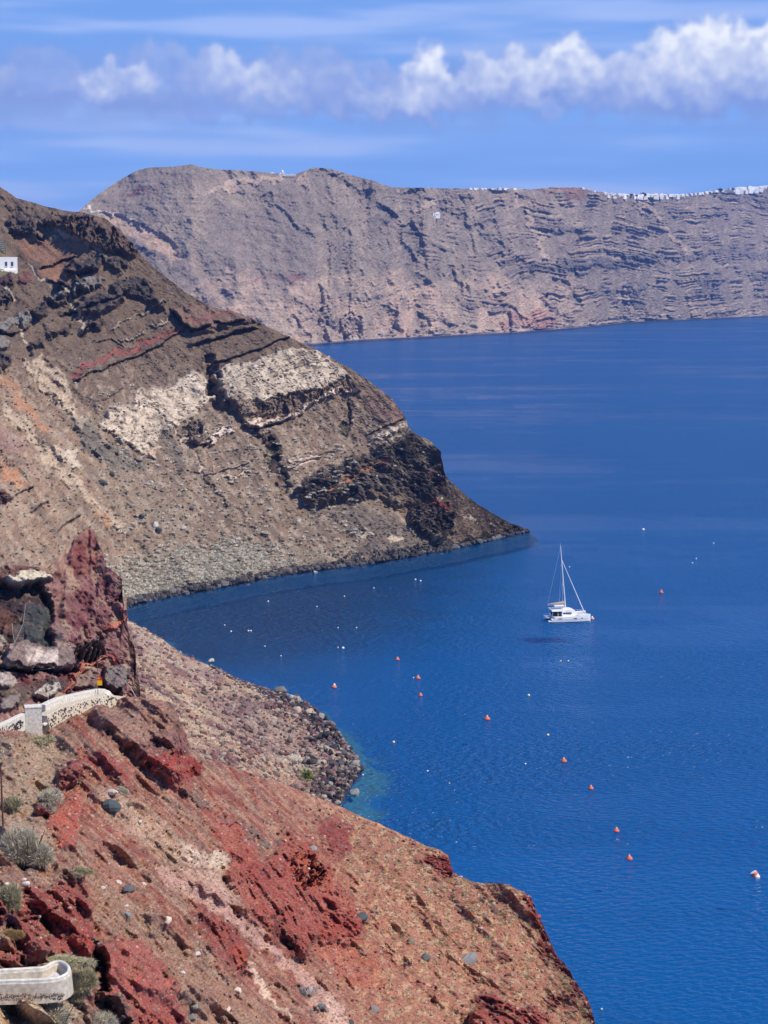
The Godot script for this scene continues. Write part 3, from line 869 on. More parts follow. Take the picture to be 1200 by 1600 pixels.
# ---------------------------------------------------------------- the red slope
func red_slope() -> Sheet:
	var top := [-40, 1150, 127, 0, 1144, 128, 40, 1146, 130, 70, 1144, 134, 110, 1124, 140, 150, 1106, 146, 190, 1094, 150, 240, 1095, 152, 268, 1098, 153, 276, 1112, 154, 279, 1130, 155, 290, 1146, 158, 296, 1166, 162, 318, 1184, 172, 387, 1207, 196, 467, 1233, 222, 525, 1258, 240, 567, 1278, 240, 640, 1310, 228, 690, 1332, 218, 701, 1338, 216, 704, 1364, 208, 740, 1378, 205, 780, 1383, 204, 815, 1392, 202, 828, 1402, 200, 836, 1420, 198, 858, 1464, 194, 870, 1490, 190, 884, 1506, 187, 902, 1535, 182, 918, 1560, 178, 928, 1590, 174, 934, 1622, 171, 938, 1640, 170]
	var bot := [-40, 1640, 60, 60, 1640, 61, 110, 1640, 64, 160, 1640, 74, 250, 1640, 84, 350, 1640, 95, 500, 1640, 112, 650, 1640, 130, 800, 1640, 148, 900, 1640, 162, 938, 1644, 169]
	var mida := [-40, 1300, 92, 60, 1300, 96, 130, 1310, 104, 200, 1310, 112, 300, 1320, 125, 400, 1340, 146, 500, 1360, 172, 600, 1380, 184, 700, 1410, 188, 800, 1450, 188, 850, 1500, 186, 900, 1560, 176, 938, 1642, 169.5]
	var midb := [-40, 1500, 70, 60, 1500, 71, 130, 1490, 80, 200, 1470, 90, 300, 1470, 104, 400, 1480, 122, 500, 1490, 142, 600, 1500, 158, 700, 1520, 167, 800, 1550, 170, 850, 1570, 171, 900, 1600, 169, 938, 1643, 169.2]
	var s := loft(-40, 938, 1.55, 1.55, [top, mida, midb, bot], 4.0)
	var red := tone(152, 78, 66)
	var deep := tone(146, 66, 60)
	var hot := tone(190, 84, 62)
	var straw := tone(208, 170, 132)
	var drab := tone(158, 132, 114)
	for v in s.pos.size():
		var p := s.pos[v]
		var px := s.pxs[v]
		var py := s.pys[v]
		var u := py - px * 0.95
		var a := ns.get_noise_2d(u * 0.030, (px + py) * 0.004)
		var b := ns.get_noise_2d(u * 0.010 + 40.0, (px + py) * 0.003)
		var d := nf.get_noise_3d(p.x * 0.22, p.y * 0.22, p.z * 0.12)
		var st := ns.get_noise_2d(u * 0.11 + 9.0, (px + py) * 0.009)
		var rill := nr.get_noise_2d(u * 0.012 + 3.0, (px + py) * 0.0028)
		s.dsp[v] = 0.08 * a + 0.5 * b + 0.6 * d + 0.02 * st + 0.35 * rill + 0.9 * nr.get_noise_2d(u * 0.0055 + 8.0, (px + py) * 0.0016)
		s.rgh[v] = 0.14
		var col := tone(160, 102, 86)
		col = col.lerp(red, smoothstep(-0.25, 0.35, b + 0.6 * d) * 0.85)
		col = col.lerp(drab, smoothstep(0.0, 0.5, a) * 0.6 * smoothstep(620.0, 300.0, px))
		col = col.lerp(tone(128, 84, 82), 0.55 * smoothstep(0.15, 0.55, st))
		col = col.lerp(tone(190, 156, 132), 0.4 * smoothstep(0.2, 0.6, -st) * smoothstep(700.0, 450.0, px))
		# straw on the spur
		var spur := smoothstep(430.0, 620.0, px + 0.15 * (1400.0 - py))
		col = col.lerp(tone(188, 134, 106), spur * 0.6)
		col = col.lerp(straw, smoothstep(0.0, 0.35, nf.get_noise_2d(px * 0.045, py * 0.045)) * (0.18 + 0.42 * spur))
		s.col[v] = col
	# mixed dry ground at the left
	feat(s, true, [-40, 1150, 70, 1150, 130, 1170, 100, 1190, 70, 1240, 60, 1270, 90, 1330, 60, 1360, -40, 1340], 15.2, tone(172, 150, 126), 0.85, 0.00, 0.2)
	feat(s, true, [150, 1230, 190, 1240, 280, 1300, 330, 1350, 430, 1420, 380, 1420, 300, 1370, 220, 1320, 160, 1270], 14.0, tone(196, 168, 142), 0.65, -0.19, 0.12)
	feat(s, true, [150, 1350, 210, 1400, 300, 1480, 420, 1580, 460, 1640, 330, 1640, 260, 1560, 190, 1480, 145, 1420], 14.0, tone(170, 138, 114), 0.6, 0.00, 0.2)
	feat(s, true, [120, 1290, 160, 1320, 190, 1350, 210, 1400, 190, 1400, 150, 1350], 15.2, tone(176, 118, 104), 0.6, 0.00, 0.1)
	# knoll at the end of the path and its red bank
	feat(s, true, [150, 1110, 190, 1096, 240, 1092, 274, 1102, 284, 1140, 262, 1160, 220, 1165, 190, 1160, 150, 1135], 11.4, tone(150, 116, 104), 0.8, 0.87, 0.3)
	feat(s, true, [258, 1098, 272, 1096, 280, 1118, 276, 1122, 264, 1110], 4.8, tone(92, 70, 72), 0.8, 0.31, 0.9)
	feat(s, true, [215, 1160, 262, 1150, 290, 1146, 296, 1165, 282, 1176, 240, 1186, 220, 1178], 5.7, tone(138, 92, 92), 0.8, 0.74, 0.7)
	feat(s, true, [224, 1190, 250, 1180, 285, 1172, 300, 1182, 320, 1196, 318, 1212, 300, 1220, 270, 1216, 240, 1206], 5.7, tone(162, 66, 62), 0.9, 0.56, 0.6)
	feat(s, true, [296, 1196, 318, 1192, 320, 1210, 306, 1218, 294, 1212], 4.8, tone(140, 44, 44), 0.8, 0.31, 1.0)
	feat(s, true, [255, 1214, 300, 1218, 290, 1236, 265, 1240], 7.6, tone(180, 92, 82), 0.75, 0.00, 0.2)
	feat(s, true, [120, 1172, 160, 1182, 200, 1195, 212, 1230, 190, 1222, 160, 1204, 128, 1192], 9.5, tone(162, 70, 68), 0.8, 0.31, 0.35)
	feat(s, false, [280, 1236, 310, 1256, 340, 1276, 380, 1300, 420, 1322], 4.0, tone(128, 112, 104), 0.85, 0.31, 0.4)
	feat(s, true, [314, 1262, 340, 1276, 380, 1300, 400, 1326, 400, 1360, 372, 1368, 352, 1330, 330, 1290], 9.5, tone(174, 88, 76), 0.8, -0.31, 0.12)
	# red cliffs at the left
	feat(s, true, [88, 1202, 104, 1196, 126, 1192, 128, 1216, 118, 1228, 92, 1234], 4.8, tone(140, 76, 76), 0.92, 1.24, 0.5)
	feat(s, true, [52, 1254, 90, 1232, 96, 1256, 72, 1276, 60, 1270], 4.8, tone(118, 62, 64), 0.92, 1.12, 0.5)
	feat(s, true, [72, 1276, 96, 1252, 118, 1230, 132, 1246, 128, 1290, 112, 1330, 88, 1330], 7.6, tone(182, 92, 78), 0.88, 0.37, 0.3)
	feat(s, true, [-40, 1430, 0, 1410, 40, 1390, 100, 1380, 130, 1364, 134, 1390, 138, 1440, 142, 1480, 140, 1500, 60, 1498, 0, 1512, -40, 1512], 7.6, tone(156, 78, 72), 0.92, 0.99, 0.6)
	feat(s, true, [-40, 1370, 40, 1360, 100, 1358, 130, 1366, 96, 1382, 40, 1392, -40, 1420], 9.5, tone(164, 128, 108), 0.7, 1.05, 0.3)
	feat(s, true, [96, 1366, 110, 1356, 130, 1358, 130, 1372, 106, 1378], 5.7, tone(96, 78, 70), 0.8, 0.37, 0.9)
	feat(s, false, [20, 1442, 40, 1440, 65, 1430, 88, 1420], 2.2, tone(66, 44, 46), 0.9, 0.43, 0.4, LEDGE)
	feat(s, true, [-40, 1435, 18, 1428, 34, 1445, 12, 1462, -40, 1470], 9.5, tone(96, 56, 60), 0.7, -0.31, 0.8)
	feat(s, true, [-40, 1462, 10, 1458, 28, 1468, 16, 1492, -40, 1496], 7.6, tone(176, 152, 120), 0.7, 0.43, 0.2)
	feat(s, true, [120, 1455, 142, 1460, 146, 1500, 130, 1500, 118, 1482], 7.6, tone(180, 62, 60), 0.6, 0.19, 0.5)
	feat(s, true, [156, 1480, 175, 1468, 215, 1468, 240, 1490, 262, 1530, 285, 1580, 300, 1640, 200, 1640, 190, 1600, 165, 1560, 152, 1530], 7.6, tone(176, 94, 86), 0.92, 1.12, 0.16)
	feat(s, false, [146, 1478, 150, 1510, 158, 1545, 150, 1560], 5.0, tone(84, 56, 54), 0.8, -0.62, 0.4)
	feat(s, true, [200, 1588, 240, 1580, 280, 1600, 300, 1640, 205, 1640], 7.6, tone(166, 76, 64), 0.7, 0.25, 0.7)
	feat(s, true, [156, 1560, 184, 1558, 196, 1600, 205, 1640, 120, 1640, 140, 1590], 7.6, tone(128, 110, 98), 0.85, 0.31, 0.5)
	feat(s, true, [-40, 1552, 60, 1556, 100, 1550, 130, 1570, 120, 1640, -40, 1640], 11.4, tone(200, 174, 140), 0.9, 0.00, 0.2)
	# white scar and pale run of scree
	feat(s, true, [272, 1340, 284, 1322, 300, 1322, 316, 1338, 340, 1330, 354, 1336, 356, 1354, 330, 1356, 300, 1350, 286, 1346], 4.8, tone(222, 198, 172), 0.85, 0.37, 0.4)
	feat(s, true, [280, 1345, 316, 1345, 340, 1370, 366, 1400, 362, 1424, 330, 1410, 300, 1380], 9.5, tone(210, 168, 150), 0.75, -0.19, 0.08)
	feat(s, false, [250, 1360, 300, 1396, 360, 1430, 420, 1480, 470, 1520, 520, 1570, 560, 1640], 12.0, tone(206, 162, 146), 0.75, -0.37, 0.06)
	feat(s, true, [490, 1560, 520, 1560, 570, 1640, 510, 1640], 15.2, tone(226, 188, 166), 0.8, 0.00, 0.1)
	feat(s, false, [392, 1504, 405, 1530, 440, 1570, 448, 1585], 4.5, tone(226, 196, 172), 0.8, 0.06, 0.2)
	for g in [[462, 1545, 490, 1536, 500, 1550, 480, 1562], [484, 1575, 505, 1570, 512, 1584, 494, 1586]]:
		feat(s, true, g, 3.0, tone(140, 130, 124), 0.85, 0.5, 1.0)
	# the big crumbling outcrop in the middle
	feat(s, true, [352, 1362, 400, 1352, 430, 1330, 450, 1308, 490, 1320, 520, 1370, 552, 1410, 562, 1440, 556, 1470, 520, 1472, 490, 1470, 480, 1492, 462, 1498, 440, 1470, 410, 1440, 380, 1420], 9.5, tone(166, 84, 74), 0.9, 1.36, 0.6)
	feat(s, true, [455, 1340, 490, 1336, 512, 1370, 500, 1392, 470, 1386], 11.4, tone(192, 100, 72), 0.7, 0.31, 0.3, RIBS)
	feat(s, true, [500, 1440, 540, 1420, 562, 1440, 556, 1470, 520, 1466, 500, 1476], 7.6, tone(160, 72, 62), 0.8, 0.25, 0.8)
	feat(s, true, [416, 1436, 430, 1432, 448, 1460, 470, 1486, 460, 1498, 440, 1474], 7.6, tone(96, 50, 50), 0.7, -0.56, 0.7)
	feat(s, true, [288, 1402, 320, 1420, 360, 1450, 384, 1480, 388, 1510, 370, 1520, 340, 1500, 310, 1460], 9.5, tone(152, 78, 72), 0.9, 0.62, 0.5)
	feat(s, true, [366, 1488, 386, 1490, 390, 1512, 372, 1512], 5.7, tone(196, 92, 62), 0.8, 0.37, 0.8)
	feat(s, true, [498, 1286, 512, 1278, 540, 1282, 552, 1300, 548, 1330, 530, 1344, 506, 1330, 494, 1308], 7.6, tone(140, 66, 64), 0.92, 1.12, 0.5)
	feat(s, true, [480, 1490, 520, 1466, 560, 1475, 590, 1500, 600, 1540, 560, 1540, 520, 1510], 10.0, tone(184, 100, 80), 0.7, 0.37, 0.08)
	feat(s, false, [562, 1448, 600, 1486, 640, 1530, 680, 1560], 6.0, tone(160, 88, 76), 0.7, -0.31, 0.1)
	# the spur: knobs, rim and hollow
	feat(s, true, [660, 1346, 676, 1330, 702, 1334, 706, 1366, 690, 1364], 5.7, tone(150, 58, 54), 0.95, 0.74, 0.9)
	feat(s, false, [560, 1276, 620, 1303, 665, 1324, 690, 1333], 5.0, tone(212, 152, 110), 0.7, 0.12, 0.2)
	feat(s, false, [830, 1400, 842, 1430, 862, 1472, 888, 1514, 912, 1552, 930, 1600, 936, 1640], 15.0, tone(158, 74, 66), 0.88, 0.12, 0.9)
	feat(s, true, [840, 1480, 864, 1480, 888, 1510, 868, 1508, 848, 1500], 7.6, tone(140, 66, 60), 0.7, 0.25, 0.9)
	feat(s, true, [742, 1554, 752, 1548, 790, 1562, 830, 1576, 860, 1592, 880, 1640, 750, 1640, 730, 1600], 5.7, tone(148, 66, 60), 0.92, 1.05, 0.7)
	feat(s, true, [735, 1560, 750, 1552, 772, 1572, 800, 1580, 770, 1582, 745, 1575], 5.7, tone(84, 42, 42), 0.8, -0.37, 0.8)  # shadow along the top edge of the outcrop, painted dark
	feat(s, true, [850, 1560, 880, 1548, 900, 1560, 880, 1575, 855, 1578], 7.6, tone(128, 58, 54), 0.7, 0.31, 0.9)
	feat(s, true, [780, 1494, 795, 1490, 806, 1498, 790, 1502], 4.8, tone(118, 54, 52), 0.9, 0.25, 0.8)
	for g in [[746, 1404, 758, 1408, 752, 1412], [762, 1414, 778, 1426, 786, 1430, 770, 1426]]:
		feat(s, true, g, 2.0, tone(110, 84, 76), 0.85, 0.3, 0.9)
	# crumbling rock: ribs and hollows wherever the ground is rocky
	for v in s.pos.size():
		var q := s.rgh[v] - 0.2
		if q > 0.0:
			var p := s.pos[v]
			s.dsp[v] += q * (0.85 * nr.get_noise_3d(p.x * 0.20, p.y * 0.12, p.z * 0.14) + 0.35 * nr.get_noise_3d(p.x * 0.7 + 9.0, p.y * 0.5, p.z * 0.5) - 0.5)
	roughen(s, 0.14, 0.55)
	finish(s, "red_slope", ground_material(1.0), 0.2, 60.0, 0.45)
	return s


# ---------------------------------------------------------------- sea
func make_sea() -> void:
	var nt := NoiseTexture2D.new()
	nt.width = 2048
	nt.height = 2048
	nt.seamless = true
	nt.as_normal_map = true
	nt.bump_strength = 15.0
	var n := FastNoiseLite.new()
	n.seed = 4
	n.noise_type = FastNoiseLite.TYPE_SIMPLEX_SMOOTH
	n.frequency = 0.022
	n.fractal_octaves = 3
	n.fractal_gain = 0.5
	nt.noise = n
	var mats := []
	for k in 4:
		var m := StandardMaterial3D.new()
		m.transparency = BaseMaterial3D.TRANSPARENCY_ALPHA
		var c := Color(0.0003, 0.088, 0.29).linear_to_srgb()
		c.a = 0.4
		m.albedo_color = c
		m.roughness = [0.06, 0.1, 0.16, 0.22][k]
		m.metallic_specular = 0.22
		m.normal_enabled = true
		m.normal_texture = nt
		m.normal_scale = [0.6, 1.0, 1.5, 2.1][k]
		mats.append(m)
	# rows spread with distance
	var rows := 420
	var cols := 170
	var P := PackedVector3Array()
	var N := PackedVector3Array()
	var T := PackedVector2Array()
	var G := PackedFloat32Array()
	for r in rows:
		var far := -150.0 + 200.0 * pow(1.0 + 0.0108, r) - 50.0
		for i in cols:
			var u := (float(i) / (cols - 1) - 0.5) * 2.0
			var x := u * (absf(far) * 0.42 + 160.0)
			var z := -far
			P.append(Vector3(x, 0, z))
			N.append(Vector3.UP)
			var sw := 12.0 * ns.get_noise_2d(x * 0.004, z * 0.004)
			T.append(Vector2((x * 0.98 - z * 0.14 + sw) / 120.0, (z * 0.98 + x * 0.14 + sw) / 66.0))
	for r in rows:
		for i in cols:
			var p := P[r * cols + i]
			# gusts and slicks: long streaks across the wind
			var g := 0.75 * nf.get_noise_2d((p.x + 0.3 * p.z) * 0.0016, p.z * 0.0042) + 0.35 * nf.get_noise_2d(p.x * 0.006 + 9.0, p.z * 0.02)
			# the cove lies in the lee; the open bay is ruffled
			g += 0.32 * smoothstep(350.0, 900.0, -p.z + p.x * 0.8) - 0.1
			G.append(g)
	var A := []
	A.resize(Mesh.ARRAY_MAX)
	A[Mesh.ARRAY_VERTEX] = P
	A[Mesh.ARRAY_NORMAL] = N
	A[Mesh.ARRAY_TEX_UV] = T
	var lists := [PackedInt32Array(), PackedInt32Array(), PackedInt32Array(), PackedInt32Array()]
	for r in rows - 1:
		for i in cols - 1:
			var a := r * cols + i
			var g := G[a]
			var k := 0 if g < -0.22 else 1 if g < -0.02 else 2 if g < 0.2 else 3
			lists[k].append_array([a, a + cols, a + 1, a + 1, a + cols, a + cols + 1])
	var mesh := ArrayMesh.new()
	for k in 4:
		if lists[k].size():
			A[Mesh.ARRAY_INDEX] = lists[k]
			mesh.add_surface_from_arrays(Mesh.PRIMITIVE_TRIANGLES, A)
			mesh.surface_set_material(mesh.get_surface_count() - 1, mats[k])
	var o := MeshInstance3D.new()
	o.name = "sea"
	o.mesh = mesh
	add_child(o)
	tag(o, "", "", "", "structure")


# the sea floor: shingle shelves along the shores, then a floor tinted as deep water
func make_seabed() -> void:
	# blue depths outside; the headland's dark reflection is painted on the cove floor, with an uneven edge
	var sand_and_reflection := PackedVector2Array()
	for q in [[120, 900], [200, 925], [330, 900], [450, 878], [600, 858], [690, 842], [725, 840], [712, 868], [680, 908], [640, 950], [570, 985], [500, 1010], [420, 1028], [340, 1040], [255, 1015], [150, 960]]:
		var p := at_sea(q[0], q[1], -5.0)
		sand_and_reflection.append(Vector2(p.x, p.z))
	var st := SurfaceTool.new()
	st.begin(Mesh.PRIMITIVE_TRIANGLES)
	var nx := 130
	var nz := 150
	for r in nz:
		for i in nx:
			# fine over the cove, wide beyond
			var u := float(i) / (nx - 1)
			var v := float(r) / (nz - 1)
			var x := -110.0 + 190.0 * u
			var z := -430.0 - 460.0 * v
			if i == 0 or i == nx - 1:
				x = -9000.0 if i == 0 else 9000.0
			if r == 0 or r == nz - 1:
				z = 1500.0 if r == 0 else -12000.0
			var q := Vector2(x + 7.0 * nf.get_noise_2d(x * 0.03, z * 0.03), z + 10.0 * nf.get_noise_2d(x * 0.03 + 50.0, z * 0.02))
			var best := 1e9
			for k in sand_and_reflection.size():
				var e := Geometry2D.get_closest_point_to_segment(q, sand_and_reflection[k], sand_and_reflection[(k + 1) % sand_and_reflection.size()])
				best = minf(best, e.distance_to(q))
			var inside := smoothstep(-46.0, 26.0, best if Geometry2D.is_point_in_polygon(q, sand_and_reflection) else -best)
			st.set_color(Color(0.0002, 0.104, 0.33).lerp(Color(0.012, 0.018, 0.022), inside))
			st.set_normal(Vector3.UP)
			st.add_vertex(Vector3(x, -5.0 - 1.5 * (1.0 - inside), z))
	for r in nz - 1:
		for i in nx - 1:
			var k := r * nx + i
			for e in [k, k + nx, k + 1, k + 1, k + nx, k + nx + 1]:
				st.add_index(e)
	var o := part("tinted_seabed", st.commit(), paint(Color.WHITE, 1.0, true))
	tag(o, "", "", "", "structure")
	var m := paint(Color.WHITE, 1.0, true)
	shelf("headland_shelf", [150, 968, 200, 948, 250, 936, 290, 928, 330, 921, 370, 913, 410, 905, 450, 898, 500, 891, 550, 886, 600, 878, 650, 868, 700, 860, 740, 850, 780, 842, 805, 835, 824, 830, 820, 826, 800, 819, 760, 800], 1.0, 0.2, m, Color(0.02, 0.045, 0.05))
	shelf("cove_shelf", [150, 944, 205, 972, 255, 1000, 320, 1038, 370, 1062, 400, 1074, 430, 1082, 465, 1090, 500, 1116, 525, 1142, 545, 1168, 560, 1198, 548, 1230, 530, 1256, 545, 1290, 600, 1330, 670, 1362], -1.0, 0.75, m, Color(0.05, 0.20, 0.24))


func shelf(called: String, l: Array, side: float, wide: float, m: Material, ground: Color) -> void:
	var pts := PackedVector3Array()
	for k in l.size() / 2:
		pts.append(at_sea(l[k * 2], l[k * 2 + 1]))
	var fine := PackedVector3Array()
	for k in pts.size() - 1:
		var n := maxi(2, int(pts[k].distance_to(pts[k + 1]) / 1.2))
		for j in n:
			fine.append(pts[k].lerp(pts[k + 1], float(j) / n))
	var outs := [-4.0, 0.0, 1.0, 2.0, 3.0, 4.5, 6.0, 7.5, 9.0, 11.0, 13.0, 15.0, 17.5, 20.0, 24.0]
	var nx := fine.size()
	var dirs := PackedVector3Array()
	for i in nx:
		var t := fine[mini(nx - 1, i + 14)] - fine[maxi(0, i - 14)]
		dirs.append(Vector3(-t.z, 0, t.x).normalized() * side)
	var st := SurfaceTool.new()
	st.begin(Mesh.PRIMITIVE_TRIANGLES)
	for j in outs.size():
		for i in nx:
			var p: Vector3 = fine[i] + dirs[i] * (outs[j] * wide)
			p.y = -0.9 - maxf(0.0, outs[j]) * wide * 0.4 + 0.5 * nf.get_noise_2d(p.x * 0.2, p.z * 0.2)
			p.y -= 0.05 * outs[j] * outs[j] * wide * wide
			p.y = maxf(p.y, -4.6)
			var depth_fade := smoothstep(-0.1, 0.25, 0.5 * nf.get_noise_2d(p.x * 0.07, p.z * 0.07) + 0.09 * (outs[j] - 7.0))
			var c := ground.lerp(Color(0.012, 0.03, 0.05) if ground.g < 0.1 else Color(0.0002, 0.10, 0.325).lerp(Color(0.012, 0.018, 0.022), smoothstep(450.0, 500.0, -p.z)), depth_fade)  # outer colour paints deepening water; in the cove also the dark reflection
			c = c.lerp(Color(0.05, 0.06, 0.06), smoothstep(0.15, 0.4, nf.get_noise_2d(p.x * 0.3, p.z * 0.3)) * 0.7 * (1.0 - depth_fade))
			st.set_color(c)
			st.add_vertex(p)
	for j in outs.size() - 1:
		for i in nx - 1:
			var a := j * nx + i
			for q in [a, a + 1, a + nx, a + 1, a + nx + 1, a + nx]:
				st.add_index(q)
	st.generate_normals()
	var o := part(called, st.commit(), m)
	tag(o, "", "", "", "structure")


# ---------------------------------------------------------------- shape helpers
func begin() -> SurfaceTool:
	var st := SurfaceTool.new()
	st.begin(Mesh.PRIMITIVE_TRIANGLES)
	return st


func quad(st: SurfaceTool, a: Vector3, b: Vector3, c: Vector3, d: Vector3) -> void:
	for p in [a, b, c, a, c, d]:
		st.add_vertex(p)


# a box; top can be smaller (taper) for battered walls
func box(st: SurfaceTool, at: Vector3, size: Vector3, turn := Basis.IDENTITY, taper := 1.0) -> void:
	var h := size * 0.5
	var v := []
	for y in [-1, 1]:
		var k := taper if y > 0 else 1.0
		for q in [[-1, -1], [1, -1], [1, 1], [-1, 1]]:
			v.append(at + turn * Vector3(q[0] * h.x * k, y * h.y, q[1] * h.z * k))
	quad(st, v[0], v[1], v[2], v[3])
	quad(st, v[7], v[6], v[5], v[4])
	for k in 4:
		var n := (k + 1) % 4
		quad(st, v[k + 4], v[n + 4], v[n], v[k])


func tube(st: SurfaceTool, a: Vector3, b: Vector3, ra: float, rb: float, n := 7) -> void:
	var d := (b - a).normalized()
	var u := d.cross(Vector3.UP if absf(d.y) < 0.9 else Vector3.RIGHT).normalized()
	var w := d.cross(u)
	for k in n:
		var t0 := TAU * k / n
		var t1 := TAU * (k + 1) / n
		var n0 := u * cos(t0) + w * sin(t0)
		var n1 := u * cos(t1) + w * sin(t1)
		quad(st, a + n0 * ra, b + n0 * rb, b + n1 * rb, a + n1 * ra)
		for p in [b, b + n1 * rb, b + n0 * rb]:
			st.add_vertex(p)


# profile: r, y, r, y ...
func lathe(st: SurfaceTool, profile: Array, n := 14, at := Vector3.ZERO) -> void:
	for j in profile.size() / 2 - 1:
		for k in n:
			var q := []
			for e in [[j, k], [j + 1, k], [j + 1, k + 1], [j, k + 1]]:
				var a: float = TAU * e[1] / n
				q.append(at + Vector3(cos(a) * profile[e[0] * 2], profile[e[0] * 2 + 1], sin(a) * profile[e[0] * 2]))
			quad(st, q[0], q[1], q[2], q[3])


# an angular stone about one metre across
func stone_mesh(sd: int, flat: float, cuts: int) -> ArrayMesh:
	var g := RandomNumberGenerator.new()
	g.seed = sd
	var src := SphereMesh.new()
	src.radial_segments = 10
	src.rings = 6
	src.radius = 0.5
	src.height = 1.0
	var arr := src.get_mesh_arrays()
	var V: PackedVector3Array = arr[Mesh.ARRAY_VERTEX]
	var I: PackedInt32Array = arr[Mesh.ARRAY_INDEX]
	var planes := []
	for k in cuts:
		var d := Vector3(g.randfn(), g.randfn(), g.randfn()).normalized()
		planes.append([d, g.randf_range(0.26, 0.44)])
	var st := begin()
	for i in I:
		var p := V[i]
		for pl in planes:
			var over: float = p.dot(pl[0]) - pl[1]
			if over > 0.0:
				p -= pl[0] * over
		p *= 1.0 + 0.10 * ns.get_noise_3d(p.x * 3.0 + sd, p.y * 3.0, p.z * 3.0)
		st.add_vertex(Vector3(p.x, p.y * flat, p.z))
	return st.commit()


var stones := []
var stone_mats := {}


func stone_paint(c: Color) -> StandardMaterial3D:
	var key := c.to_html()
	if not stone_mats.has(key):
		stone_mats[key] = paint(c, 0.9)
	return stone_mats[key]


func random_turn(g: RandomNumberGenerator) -> Basis:
	return Basis.from_euler(Vector3(g.randf() * TAU, g.randf() * TAU, g.randf() * TAU))


func boulder(at: Vector3, size: Vector3, c: Color, label: String, group: String, g: RandomNumberGenerator) -> void:
	var o := part("boulder", stones[g.randi() % stones.size()], stone_paint(c))
	o.transform = Transform3D(Basis.from_euler(Vector3(g.randf_range(-0.4, 0.4), g.randf() * TAU, g.randf_range(-0.4, 0.4))) * Basis.from_scale(size), at)
	tag(o, label, "boulder", group)


# many small pieces that nobody could count: one MultiMesh
func strew(called: String, mesh: Mesh, mat: Material, where: Array, tints: Array, label: String) -> void:
	var mm := MultiMesh.new()
	mm.transform_format = MultiMesh.TRANSFORM_3D
	mm.use_colors = true
	mm.mesh = mesh
	mm.instance_count = where.size()
	for k in where.size():
		mm.set_instance_transform(k, where[k])
		mm.set_instance_color(k, tints[k])
	var o := MultiMeshInstance3D.new()
	o.name = numbered(called)
	o.multimesh = mm
	o.material_override = mat
	add_child(o)
	tag(o, label, "", "", "stuff")


